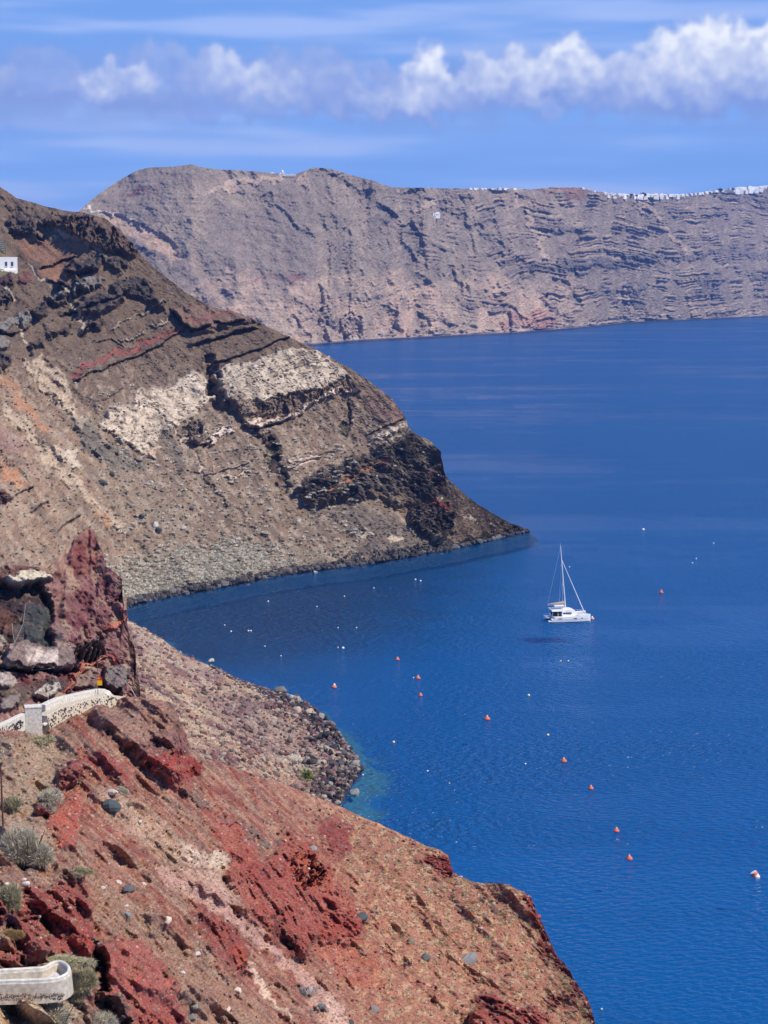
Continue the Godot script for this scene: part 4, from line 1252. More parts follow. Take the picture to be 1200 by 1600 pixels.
# ---------------------------------------------------------------- boulders and stones
func make_boulders(mid: Sheet, talus: Sheet, red: Sheet) -> void:
	for k in 6:
		stones.append(stone_mesh(20 + k, 0.75, 7))
	var g := RandomNumberGenerator.new()
	g.seed = 21
	var greys := [tone(78, 76, 80), tone(96, 94, 98), tone(60, 58, 62), tone(122, 118, 116), tone(88, 80, 78)]
	var tints := [tone(150, 120, 118), tone(120, 80, 80), tone(168, 158, 148), tone(90, 84, 84), tone(70, 64, 66), tone(190, 176, 160)]
	var where := []
	var cols := []
	# black foot of the headland
	var n := 0
	var tries := 0
	while tries < 1500:
		tries += 1
		var i := g.randi_range(int((200.0 + 60.0) / 1.6), mid.nx - 2)
		var up := g.randi_range(0, 11)
		if mid.pxs[i] > 520.0 and mid.pxs[i] < 690.0 and g.randf() < 0.5:
			up = g.randi_range(0, 34)
		var v := (mid.ny - 1 - up) * mid.nx + i
		var big := g.randf() < 0.11 and up < 9
		var r := g.randf_range(1.8, 3.3) if big else g.randf_range(0.6, 1.7)
		var p := mid.pos[v]
		p.y = maxf(p.y, 0.0) + 0.1 * r
		if big and n < 90:
			n += 1
			var hue := g.randi() % 5
			boulder(p, Vector3(r, r * 0.9, r) * g.randf_range(0.85, 1.2), greys[hue], "%s %s lava boulder at the waterline of the headland" % ["huge" if r > 2.8 else "large" if r > 2.2 else "middling", ["slate grey", "ash grey", "black", "pale grey", "brownish grey"][hue]], "boulders along the foot of the headland", g)
		else:
			where.append(Transform3D(random_turn(g).scaled(Vector3.ONE * r), p))
			cols.append(greys[g.randi() % 5])
	# rubble on the rocky shore of the cove
	tries = 0
	n = 0
	while tries < 2600:
		tries += 1
		var i := g.randi_range(int((205.0 - 120.0) / 1.4), talus.nx - 1)
		var px := talus.pxs[i]
		var reach := 30.0 if px > 425.0 else 4.0
		var row := int(absf(g.randfn()) * reach * 0.5)
		if px > 480.0 and g.randf() < 0.6:
			row = g.randi_range(0, talus.ny - 1)
		if row >= talus.ny:
			continue
		var v := row * talus.nx + i
		if talus.pys[v] > 1130.0 + (px - 425.0) * 0.9 and px < 470.0:
			continue
		var big := g.randf() < 0.05 and px > 425.0
		var r := g.randf_range(1.3, 2.6) if big else g.randf_range(0.3, 1.1)
		var c: Color = (greys if px > 480.0 else tints)[g.randi() % 5]
		if g.randf() < 0.3:
			c = tints[g.randi() % 6]
		var p := talus.pos[v]
		p.y = maxf(p.y, -0.1) + 0.15 * r
		if big and n < 80:
			n += 1
			boulder(p, Vector3(r, r * 0.85, r) * g.randf_range(0.85, 1.2), c, "%s angular boulder among the rubble on the cove shore" % [("large " if r > 1.9 else "") + ("pale" if c.r > 0.3 else "pinkish" if c.r > c.g * 1.5 else "tan grey" if c.r > 0.12 else "charcoal" if c.r > 0.06 else "black")], "boulders on the cove shore", g)
		else:
			where.append(Transform3D(random_turn(g).scaled(Vector3.ONE * r), p))
			cols.append(c)
	strew("shore_rubble", stones[0], paint(Color.WHITE, 0.9, true), where, cols, "small dark rubble lying along the waterline of the cove")
	# single boulders one can point at
	for b in [[554, 1237, 24, 11, tone(150, 150, 146), "flat grey boulder standing alone in the water off the rubble point"],
			[438, 1077, 26, 13, tone(128, 126, 116), "rounded olive grey boulder in the shallows where the rubble begins"],
			[458, 1090, 17, 15, tone(176, 180, 178), "pale grey block at the edge of the cove water"],
			[482, 1110, 14, 12, tone(160, 164, 160), "pale grey block behind the red boulder on the shore"],
			[503, 1120, 16, 13, tone(156, 154, 150), "light grey pointed boulder above the red one on the shore"],
			[499, 1132, 18, 9, tone(132, 72, 72), "dark red boulder on the cove shore"],
			[514, 1138, 11, 9, tone(170, 150, 140), "small tan boulder next to the red one"],
			[548, 1199, 14, 12, tone(110, 104, 106), "grey boulder at the outermost tip of the rubble point"],
			[330, 1032, 10, 8, tone(206, 200, 190), "white stone at the top of the cove slope edge"],
			[322, 1048, 9, 7, tone(170, 150, 140), "tan stone on the crest of the cove slope"]]:
		var p := at_sea(b[0], b[1] + b[3] * 0.4)
		var m: float = -p.z / LENS
		boulder(p + Vector3(0, b[3] * m * 0.3, 0), Vector3(b[2] * m, b[3] * m * 1.35, b[3] * m * 1.5), b[4], b[5], "", g)
	for b in [[170, 1256, 28, 22, tone(84, 92, 96), "big dark grey boulder with a pale right side on the red slope"],
			[172, 1240, 22, 8, tone(216, 208, 196), "white slab resting over the big dark grey boulder"],
			[201, 1389, 22, 13, tone(104, 106, 112), "flat charcoal slab tilted among white chips"],
			[194, 1431, 13, 9, tone(142, 150, 156), "blue grey stone below the charcoal slab"],
			[258, 1437, 12, 10, tone(232, 214, 196), "white stone lying alone on drab scree"],
			[224, 1379, 11, 7, tone(222, 198, 188), "pinkish white stone beside the charcoal slab"],
			[215, 1284, 14, 6, tone(232, 222, 212), "white broken slab on the pale scree"],
			[187, 1376, 10, 8, tone(222, 212, 206), "white chip just above the charcoal slab"],
			[160, 1386, 12, 5, tone(224, 206, 190), "narrow white splinter on red scree"],
			[197, 1415, 10, 6, tone(220, 206, 200), "white chip between the slab and the blue grey stone"],
			[306, 1490, 11, 7, tone(226, 218, 212), "white chip with a twin beside the drab scree"],
			[283, 1521, 8, 6, tone(226, 218, 212), "small white chip above the red mound"],
			[370, 1545, 17, 8, tone(232, 216, 200), "long white block below the dark red bank"],
			[353, 1577, 11, 6, tone(222, 204, 192), "white flat chip near the dark pebbles"],
			[300, 1588, 18, 10, tone(128, 130, 128), "dark grey boulder near the foot of the red mound"],
			[304, 1567, 13, 10, tone(146, 146, 138), "grey green boulder above the dark grey one"],
			[731, 1496, 17, 21, tone(148, 150, 150), "smooth light grey boulder standing on the straw coloured spur"],
			[662, 1497, 15, 12, tone(104, 108, 110), "dark grey angular boulder on the straw coloured spur"],
			[634, 1505, 9, 7, tone(130, 124, 118), "small grey stone next to the dark angular boulder"],
			[563, 1431, 14, 15, tone(102, 108, 110), "dark grey boulder at the tip of the crumbling red outcrop"],
			[485, 1328, 15, 9, tone(158, 162, 160), "pale grey boulder above the crumbling red outcrop"],
			[435, 1317, 12, 7, tone(110, 106, 104), "dark stone below the grey rock seam"],
			[584, 1578, 14, 15, tone(142, 134, 130), "grey boulder on pink scree"],
			[453, 1474, 9, 8, tone(150, 126, 118), "tan stone in the dark hollow of the outcrop"],
			[672, 1388, 9, 8, tone(160, 150, 138), "grey stone high on the spur"],
			[640, 1472, 14, 10, tone(150, 134, 112), "olive stone heap on the spur"],
			[39, 1388, 10, 8, tone(236, 232, 226), "white square block under the grey bush"],
			[36, 1380, 6, 5, tone(236, 232, 226), "small white block on top of the square one"],
			[8, 1391, 5, 6, tone(230, 220, 206), "white stone beside the dark bush"],
			[470, 1552, 14, 9, tone(96, 96, 100), "dark stone in the grey rubble on pink scree"],
			[482, 1546, 10, 9, tone(170, 166, 166), "pale stone in the grey rubble on pink scree"],
			[498, 1576, 14, 9, tone(118, 124, 128), "blue grey slab at the end of the grey rubble"],
			[546, 1597, 9, 9, tone(86, 86, 90), "dark round stone at the bottom of the pink scree"],
			[770, 1420, 20, 8, tone(124, 92, 84), "long brown rock lying on the spur"],
			[752, 1407, 10, 7, tone(74, 58, 56), "dark brown stone above the long brown rock"],
			[700, 1358, 10, 10, tone(128, 58, 56), "dark red rock at the notch of the spur crest"]]:
		var v := red.near(b[0], b[1] + b[3] * 0.3)
		var p := red.pos[v]
		var m: float = -p.z / LENS
		boulder(p + red.nrm[v] * (b[3] * m * 0.15), Vector3(b[2] * m * 1.25, b[3] * m * 1.6, b[3] * m * 1.7), b[4], b[5], "", g)
	for b in [[241, 820, 12, 12, tone(214, 210, 204), "white boulder on the grey scree of the headland"],
			[247, 829, 12, 11, tone(74, 78, 84), "black boulder touching the white one on the scree"],
			[285, 826, 9, 9, tone(206, 202, 196), "round white boulder alone on the headland scree"],
			[201, 788, 9, 8, tone(150, 148, 146), "grey boulder on the headland scree"],
			[220, 805, 10, 8, tone(110, 106, 102), "dark grey boulder on the headland scree"],
			[466, 814, 6, 11, tone(196, 186, 170), "tall white stone standing on brown talus"],
			[174, 738, 9, 9, tone(80, 80, 80), "black boulder at the edge of the dark blocks"],
			[158, 752, 11, 12, tone(96, 96, 96), "dark boulder pair below the dark blocks"],
			[492, 893, 16, 8, tone(200, 204, 204), "pale slab at the waterline of the headland"],
			[298, 796, 10, 8, tone(100, 96, 94), "dark boulder in the middle of the headland scree"]]:
		var v := mid.near(b[0], b[1] + b[3] * 0.3)
		var p := mid.pos[v]
		var m: float = -p.z / LENS
		boulder(p + mid.nrm[v] * (b[3] * m * 0.2), Vector3(b[2] * m, b[3] * m * 1.2, b[3] * m * 1.2), b[4], b[5], "", g)
	# loose stones on the slopes
	where = []
	cols = []
	for k in 10000:
		var v := g.randi_range(red.nx * 4, red.pos.size() - 1)
		if red.pxs[v] < 0.0 or red.pys[v] > 1605.0:
			continue
		var m: float = -red.pos[v].z / LENS
		var r := m * (1.8 + 6.0 * pow(g.randf(), 5.0))
		where.append(Transform3D(random_turn(g).scaled(Vector3(r, r * 0.8, r)), red.pos[v] + red.nrm[v] * r * 0.15))
		var c := red.col[v]
		var w := g.randf()
		cols.append(c * 0.75 if w < 0.5 else c.lerp(tone(140, 130, 126), 0.7) if w < 0.8 else c.lerp(tone(226, 206, 190), 0.6) if w < 0.88 else tone(80, 60, 58))
	strew("loose_stones", stones[1], paint(Color.WHITE, 0.95, true), where, cols, "loose stones strewn over the red slope")
	where = []
	cols = []
	for k in 7500:
		var v := g.randi_range(0, talus.pos.size() - 1)
		var r := 0.25 + 1.5 * pow(g.randf(), 5.0)
		where.append(Transform3D(random_turn(g).scaled(Vector3(r, r * 0.8, r)), talus.pos[v] + Vector3(0, r * 0.1, 0)))
		cols.append(talus.col[v].lerp(tints[g.randi() % 6], 0.75))
	strew("talus_stones", stones[2], paint(Color.WHITE, 0.95, true), where, cols, "pinkish and grey stones covering the cove slope")
	where = []
	cols = []
	for k in 3600:
		var v := g.randi_range(mid.nx * 60, mid.pos.size() - 1)
		if mid.pxs[v] < -4.0 or mid.pys[v] < 560.0:
			continue
		var r := 0.5 + 1.3 * pow(g.randf(), 4.0)
		where.append(Transform3D(random_turn(g).scaled(Vector3(r, r * 0.8, r)), mid.pos[v]))
		var w := g.randf()
		cols.append(mid.col[v] * 0.7 if w < 0.45 else mid.col[v].lerp(greys[g.randi() % 5], 0.75) if w < 0.94 else mid.col[v].lerp(tone(215, 205, 190), 0.7))
	strew("scree_stones", stones[3], paint(Color.WHITE, 0.95, true), where, cols, "stones lying on the scree of the headland")


# ---------------------------------------------------------------- plants
# a twiggy cushion about one metre across and tall
func bush_mesh(sd: int, blades: int, len_: float, wid: float, cols: Array) -> ArrayMesh:
	var g := RandomNumberGenerator.new()
	g.seed = sd
	var st := begin()
	var lobes := []
	for k in 7:
		var a := g.randf() * TAU
		var far := g.randf_range(0.0, 0.36)
		lobes.append(Vector4(cos(a) * far, g.randf_range(-0.05, 0.3 - far * 0.5), sin(a) * far, g.randf_range(0.32, 0.62)))
	for k in blades:
		var d := Vector3(g.randfn(), absf(g.randfn()) * 0.9, g.randfn()).normalized()
		var lump := 0.8 + 0.35 * ns.get_noise_3d(d.x * 2.2 + sd, d.y * 2.2, d.z * 2.2)
		var lobe: Vector4 = lobes[g.randi() % lobes.size()]
		var p := d * 0.5 * lobe.w * lump * pow(g.randf_range(0.35, 1.0), 0.4) + Vector3(lobe.x, lobe.y, lobe.z)
		var t := (d + Vector3(g.randfn(), g.randfn() + 0.4, g.randfn()) * 0.55).normalized() * len_ * g.randf_range(0.5, 1.3)
		var s := t.cross(Vector3(g.randfn(), g.randfn(), g.randfn())).normalized() * wid
		st.set_color(cols[g.randi() % cols.size()])
		st.add_vertex(p - s)
		st.add_vertex(p + s)
		st.add_vertex(p + t)
	return st.commit()


func make_plants(mid: Sheet, talus: Sheet, red: Sheet) -> void:
	var g := RandomNumberGenerator.new()
	g.seed = 33
	var leaf := paint(Color.WHITE, 0.9, true)
	leaf.backlight_enabled = true
	leaf.backlight = Color(0.25, 0.25, 0.2)
	var wood := paint(tone(110, 96, 82), 0.95)
	var grey := [tone(206, 196, 178, 1.0), tone(178, 170, 150, 1.0), tone(224, 214, 196, 1.0), tone(150, 146, 118, 1.0), tone(130, 118, 104, 1.0)]
	var green := [tone(156, 152, 116, 1.0), tone(186, 178, 146, 1.0), tone(130, 130, 92, 1.0), tone(208, 196, 168, 1.0), tone(112, 104, 86, 1.0)]
	var straw := [tone(216, 180, 130), tone(196, 158, 112), tone(178, 148, 108), tone(150, 132, 100)]
	var stem := begin()
	for k in 7:
		var a := TAU * k / 7.0
		tube(stem, Vector3(0, -0.15, 0), Vector3(cos(a) * 0.3, 0.4, sin(a) * 0.3), 0.014, 0.006, 5)
	var stems := stem.commit()
	# bushes one can point at: px, py of the foot, width and height in photo pixels
	for b in [[44, 1352, 84, 92, grey, "large grey twiggy bush beside the white wall end"],
			[70, 1262, 60, 40, grey, "low pale grey bush above the dark red bank"],
			[8, 1425, 44, 56, green, "dark olive bush at the edge of the red cliff"],
			[16, 1270, 40, 34, green, "small green bush by the wooden pole"],
			[84, 1516, 84, 26, green, "olive bush growing behind the curved parapet"],
			[122, 1560, 46, 74, green, "olive bush growing round the end of the curved parapet"],
			[86, 1612, 90, 64, grey, "wide grey bush below the curved parapet"],
			[150, 1624, 72, 60, grey, "dry grey bush at the foot of the red mound"],
			[52, 1568, 26, 26, straw, "ochre dry bush against the stone base of the parapet"],
			[118, 1376, 34, 20, green, "dark green cushion on the corner of the red cliff"],
			[60, 1160, 44, 18, green, "green brown bush under the white pier of the path wall"],
			[190, 1242, 24, 16, grey, "pale bush behind the big dark grey boulder"],
			[18, 1475, 40, 26, straw, "dry straw bush on the ledge of the red cliff"],
			[200, 1262, 18, 12, green, "small green bush right of the big dark grey boulder"]]:
		var v := red.near(b[0], b[1])
		var p := red.pos[v]
		var m: float = -p.z / LENS
		var o := thing("bush", b[5], "bush", p)
		o.rotation.y = g.randf() * TAU
		o.scale = Vector3(b[2] * m * 1.35, b[3] * m * 1.6, b[2] * m * 1.2)
		part("foliage", bush_mesh(g.randi(), int(6500 + b[2] * b[3] * 2.6), 0.075 if b[2] > 50 else 0.1, 0.0035 if b[2] > 50 else 0.006, b[4]), leaf, o)
		part("stem", stems, wood, o)
	var v0 := talus.near(478, 1214)
	var c := thing("bush", "fresh green cushion bush on the pale rock of the cove shore", "bush", talus.pos[v0])
	c.scale = Vector3(3.6, 2.2, 3.2)
	part("foliage", bush_mesh(9, 1500, 0.2, 0.03, [tone(136, 148, 70), tone(112, 126, 58), tone(156, 160, 90)]), leaf, c)
	part("stem", stems, wood, c)
	# brush above the shore of the headland
	var tuft := bush_mesh(70, 90, 0.3, 0.07, [Color(1, 1, 1), Color(0.8, 0.8, 0.78), Color(1.15, 1.15, 1.1)])
	var where := []
	var cols := []
	var tries := 0
	while where.size() < 2300 and tries < 60000:
		tries += 1
		var v := g.randi_range(mid.nx * 200, mid.pos.size() - 1)
		var px := mid.pxs[v]
		var py := mid.pys[v]
		if px < 150.0 or px > 560.0:
			continue
		var shore := 955.0 - (px - 200.0) * 0.20
		var h := shore - py
		if h < 20.0:
			continue
		var want := smoothstep(95.0, 30.0, h) * smoothstep(480.0, 380.0, px + 0.8 * (h - 30.0)) * (0.8 + nf.get_noise_2d(px * 0.03, py * 0.05)) + 0.03
		if g.randf() > want:
			continue
		var r := g.randf_range(1.2, 2.6)
		where.append(Transform3D(Basis(Vector3.UP, g.randf() * TAU).scaled(Vector3(r, r * 0.62, r)), mid.pos[v]))
		cols.append(([tone(218, 210, 196, 1.0), tone(202, 194, 178, 1.0), tone(228, 218, 204, 1.0), tone(184, 178, 158, 1.0)] as Array)[g.randi() % 4])
	strew("grey_brush", tuft, leaf, where, cols, "pale grey brush covering the slope above the headland shore")
	# scattered scrub on the headland
	where = []
	cols = []
	for k in 2600:
		var v := g.randi_range(mid.nx * 30, mid.pos.size() - 1)
		if mid.pxs[v] < -4.0 or mid.pys[v] < 440.0:
			continue
		var r := g.randf_range(0.6, 1.5)
		where.append(Transform3D(Basis(Vector3.UP, g.randf() * TAU).scaled(Vector3(r, r * 0.6, r)), mid.pos[v]))
		cols.append(([tone(150, 142, 120), tone(118, 116, 92), tone(176, 164, 142), tone(96, 92, 78)] as Array)[g.randi() % 4])
	strew("scrub", tuft, leaf, where, cols, "sparse low scrub dotted over the headland")
	# dry grass on the red slope
	var grass := bush_mesh(71, 34, 0.5, 0.03, [Color(1, 1, 1), Color(0.8, 0.78, 0.75), Color(1.15, 1.1, 1.05)])
	where = []
	cols = []
	tries = 0
	while where.size() < 9000 and tries < 60000:
		tries += 1
		var v := g.randi_range(red.nx * 3, red.pos.size() - 1)
		var px := red.pxs[v]
		var py := red.pys[v]
		if px < -4.0 or py > 1608.0:
			continue
		var want := 0.15 + 0.6 * smoothstep(470.0, 640.0, px) * smoothstep(-0.3, 0.3, nf.get_noise_2d(px * 0.045, py * 0.045))
		if red.rgh[v] > 0.3:
			want *= 0.15
		if px < 330.0:
			want += 0.25
		if g.randf() > want:
			continue
		var m: float = -red.pos[v].z / LENS
		var r := m * g.randf_range(3.5, 9.0)
		where.append(Transform3D(Basis(Vector3.UP, g.randf() * TAU).scaled(Vector3(r, r * 0.7, r)), red.pos[v]))
		var w := g.randf()
		cols.append(straw[g.randi() % 4] if w < 0.7 else grey[g.randi() % 5])
	strew("dry_grass", grass, leaf, where, cols, "tufts of dry straw coloured grass on the red slope")


# ---------------------------------------------------------------- houses
func house_mesh(kind: int, g: RandomNumberGenerator) -> ArrayMesh:
	var st := begin()
	var w := g.randf_range(9.0, 15.0)
	var h := g.randf_range(4.5, 7.0)
	var d := g.randf_range(7.0, 10.0)
	box(st, Vector3(0, h * 0.5 - 3.0, 0), Vector3(w, h + 6.0, d))
	box(st, Vector3(0, h + 0.35, d * 0.5 - 0.2), Vector3(w, 0.7, 0.4))
	box(st, Vector3(-w * 0.5 + 0.2, h + 0.35, 0), Vector3(0.4, 0.7, d - 0.8))
	if kind % 3 == 0:
		box(st, Vector3(w * 0.22, h + 1.8, -d * 0.15), Vector3(w * 0.5, 3.6, d * 0.6))
	elif kind % 3 == 1:
		for k in 6:
			var a0 := PI * k / 6.0
			var a1 := PI * (k + 1) / 6.0
			var r := w * 0.2
			quad(st, Vector3(cos(a0) * r, h + sin(a0) * r, d * 0.5 - 0.6), Vector3(cos(a0) * r, h + sin(a0) * r, -d * 0.5), Vector3(cos(a1) * r, h + sin(a1) * r, -d * 0.5), Vector3(cos(a1) * r, h + sin(a1) * r, d * 0.5 - 0.6))
			for p in [Vector3(0, h, d * 0.5 - 0.6), Vector3(cos(a0) * r, h + sin(a0) * r, d * 0.5 - 0.6), Vector3(cos(a1) * r, h + sin(a1) * r, d * 0.5 - 0.6)]:
				st.add_vertex(p)
	else:
		box(st, Vector3(-w * 0.3, h * 0.3 - 2.5, d * 0.5 + 2.0), Vector3(w * 0.7, h * 0.6 + 5.0, 4.0))
	return st.commit()


func make_villages(far: Sheet, mid: Sheet) -> void:
	var g := RandomNumberGenerator.new()
	g.seed = 12
	var white := paint(Color(0.80, 0.80, 0.78), 0.9)
	var cream := paint(Color(0.74, 0.70, 0.63), 0.9)
	var glass := paint(Color(0.06, 0.08, 0.11), 0.3)
	var variants := []
	for k in 9:
		variants.append(house_mesh(k, g))
	var rows := [[946, 1064, 303, 4.6, 2, 1.0, "white house in the long village row on the far rim", "houses of the long village row"],
			[1066, 1140, 299, 6.5, 1, 0.9, "white house between the two rim villages", "houses between the two villages"],
			[1146, 1215, 292, 5.5, 2, 1.25, "tall white house in the hilltop village on the rim", "houses of the hilltop village"],
			[734, 806, 294, 6.0, 1, 0.75, "low white house in the short row on the rim", "houses of the short row"],
			[902, 928, 296, 7.0, 1, 0.6, "small white house above the reddish cliff brow", "houses above the reddish brow"],
			[424, 464, 271, 6.5, 1, 0.6, "small white house beside the domed chapel", "houses beside the chapel"],
			[636, 700, 295, 15.0, 1, 0.5, "tiny white house on the bare rim", "houses on the bare rim"]]
	for q in rows:
		var x: float = q[0]
		while x < q[1]:
			for tier in q[4]:
				if tier == 1 and g.randf() < 0.45:
					continue
				var i := clampi(int((x - far.x0) / far.step), 0, far.nx - 1)
				var v: int = i + far.nx * (1 + tier * 5)
				var p := far.pos[v]
				var o := thing("white_house", q[6], "house", p + Vector3(g.randf_range(-4, 4), 0.5, -6.0 * (1 - tier)), q[7])
				o.rotation.y = 0.5 + g.randf_range(-0.35, 0.35)
				var k: float = q[5] * g.randf_range(0.75, 1.2)
				o.scale = Vector3(k * (-p.z) / 4200.0, 0.55 * k * (-p.z) / 4600.0, k)
				var form := g.randi() % 9
				var chalk := g.randf() < 0.8
				part("wall", variants[form], white if chalk else cream, o)
				o.set_meta("label", q[6].replace("white", "white" if chalk else "cream").replace("house", "house with %s" % ["an upper storey", "a vaulted roof", "a front terrace"][form % 3]))
			x += q[3] * g.randf_range(0.75, 1.4)
	# chapel on the saddle
	var vs := far.near(441, 273)
	var ch := thing("chapel", "white domed chapel on the saddle between the two peaks", "chapel", far.pos[vs] + Vector3(0, 0, -4))
	ch.scale = Vector3.ONE * 0.72
	var st := begin()
	box(st, Vector3(0, 1.5, 0), Vector3(12, 9, 9))
	part("wall", st.commit(), white, ch)
	st = begin()
	lathe(st, [3.4, 6.0, 3.4, 8.0, 3.2, 9.2, 2.5, 10.4, 1.4, 11.2, 0.01, 11.5], 14)
	part("dome", st.commit(), white, ch)
	st = begin()
	box(st, Vector3(0, 1.2, 4.55), Vector3(1.6, 2.6, 0.2))
	part("door", st.commit(), glass, ch)
	st = begin()
	box(st, Vector3(13, -0.5, 3), Vector3(30, 4.0, 1.0))
	var tw := part("terrace_wall", st.commit(), white, ch)
	tw.position = Vector3(6, 0, 0)
	# estate half way down
	vs = far.near(680, 338)
	var es := thing("white_villa", "white villa with a long terrace halfway up the far cliff", "house", far.pos[vs])
	es.rotation.y = 0.4
	st = begin()
	box(st, Vector3(0, 1.0, 0), Vector3(15, 10, 8))
	box(st, Vector3(3, 7.2, 0), Vector3(7, 2.6, 6))
	part("wall", st.commit(), white, es)
	st = begin()
	box(st, Vector3(-9, -1.0, 3), Vector3(16, 4, 2))
	part("terrace_wall", st.commit(), white, es)
	for k in 3:
		st = begin()
		box(st, Vector3(-4.0 + k * 3.6, 3.0, 4.05), Vector3(1.4, 2.0, 0.2))
		part("window", st.commit(), glass, es)
	# trees between the houses
	var leaf := paint(Color.WHITE, 0.9, true)
	var crown := bush_mesh(88, 420, 0.16, 0.06, [tone(86, 92, 76), tone(66, 74, 60), tone(104, 104, 84)])
	for t in [[1006, 300, 11, 8], [987, 302, 9, 5], [1126, 294, 10, 7], [1146, 295, 7, 6], [1075, 301, 6, 4], [654, 292, 6, 3]]:
		var i := clampi(int((t[0] - far.x0) / far.step), 0, far.nx - 1)
		var p := far.pos[i + far.nx * 2]
		var m: float = -p.z / LENS
		var o := thing("rim_tree", "dark round tree among the white houses of the far rim", "tree", p, "trees on the far rim")
		var k := part("crown", crown, leaf, o)
		k.scale = Vector3(t[2] * m, t[3] * m, t[2] * m)
		k.position.y = t[3] * m * 0.25
		st = begin()
		tube(st, Vector3(0, -1, 0), Vector3(0, t[3] * m * 0.5, 0), 0.8, 0.5, 6)
		part("trunk", st.commit(), paint(tone(90, 76, 66), 0.95), o)
	# house on the flank of the headland, cut by the frame
	vs = mid.near(12, 420)
	var p0 := mid.pos[vs]
	var hs := thing("white_house", "white house with two dark windows on the flank of the headland", "house", p0)
	hs.rotation.y = 0.35
	st = begin()
	box(st, Vector3(-4.0, 1.0, 0), Vector3(15, 6.4, 6))
	box(st, Vector3(-3.0, -2.2, 2.6), Vector3(12, 3.2, 3.0))
	part("wall", st.commit(), white, hs)
	st = begin()
	box(st, Vector3(-4.0, 4.4, 2.8), Vector3(15.2, 0.5, 0.4))
	part("parapet", st.commit(), white, hs)
	for x in [-1.0, 1.4]:
		st = begin()
		box(st, Vector3(x, 1.9, 3.02), Vector3(0.9, 1.7, 0.2))
		var w := part("window", st.commit(), glass, hs)
		st = begin()
		box(st, Vector3(x, 0.95, 3.12), Vector3(1.2, 0.14, 0.3))
		part("sill", st.commit(), white, w)
	var pg := thing("louvred_pergola", "grey louvred pergola above the white house on the headland", "pergola", mid.pos[mid.near(2, 392)])
	for k in 6:
		st = begin()
		box(st, Vector3(0, 0.6 + k * 0.85, 0), Vector3(3.2, 0.35, 1.0))
		part("slat", st.commit(), paint(tone(110, 130, 150), 0.6), pg)
	for x in [-1.7, 1.7]:
		st = begin()
		tube(st, Vector3(x, -1, 0), Vector3(x, 5.6, 0), 0.12, 0.12, 6)
		part("post", st.commit(), paint(tone(90, 100, 110), 0.6), pg)


# ---------------------------------------------------------------- walls of the path
# a wall swept along points of its top edge
func wall_strip(tops: PackedVector3Array, thick: float, high: float, batter := 0.0) -> ArrayMesh:
	var st := begin()
	var n := tops.size()
	var L := []
	for k in n:
		var t := tops[mini(n - 1, k + 1)] - tops[maxi(0, k - 1)]
		t.y = 0
		var s := Vector3(-t.z, 0, t.x).normalized()
		var p := tops[k]
		var b := 0.035
		var w := thick * 0.5
		L.append([p - s * (w + batter) - Vector3(0, high, 0), p - s * w - Vector3(0, b, 0), p - s * (w - b), p + s * (w - b), p + s * w - Vector3(0, b, 0), p + s * (w + batter) - Vector3(0, high, 0)])
	for k in n - 1:
		for j in 5:
			quad(st, L[k][j], L[k][j + 1], L[k + 1][j + 1], L[k + 1][j])
	for e in [0, n - 1]:
		quad(st, L[e][0], L[e][1], L[e][4], L[e][5])
		quad(st, L[e][1], L[e][2], L[e][3], L[e][4])
	return st.commit()


func curve_points(raw: Array, per := 6) -> PackedVector3Array:
	var o := PackedVector3Array()
	var n := raw.size()
	for k in n - 1:
		var a: Vector3 = raw[maxi(0, k - 1)]
		var b: Vector3 = raw[k]
		var c: Vector3 = raw[k + 1]
		var d: Vector3 = raw[mini(n - 1, k + 2)]
		for j in per:
			o.append(b.cubic_interpolate(c, a, d, float(j) / per))
	o.append(raw[n - 1])
	return o


func plaster(c: Color) -> StandardMaterial3D:
	var m := paint(c, 0.92)
	var nt := NoiseTexture2D.new()
	nt.width = 256
	nt.height = 256
	nt.seamless = true
	nt.noise = FastNoiseLite.new()
	nt.noise.frequency = 0.03
	nt.noise.fractal_octaves = 5
	var gr := Gradient.new()
	gr.set_color(0, Color(0.72, 0.69, 0.64))
	gr.set_color(1, Color(1, 1, 1))
	nt.color_ramp = gr
	m.albedo_texture = nt
	m.uv1_triplanar = true
	m.uv1_world_triplanar = true
	m.uv1_scale = Vector3.ONE * 0.5
	return m


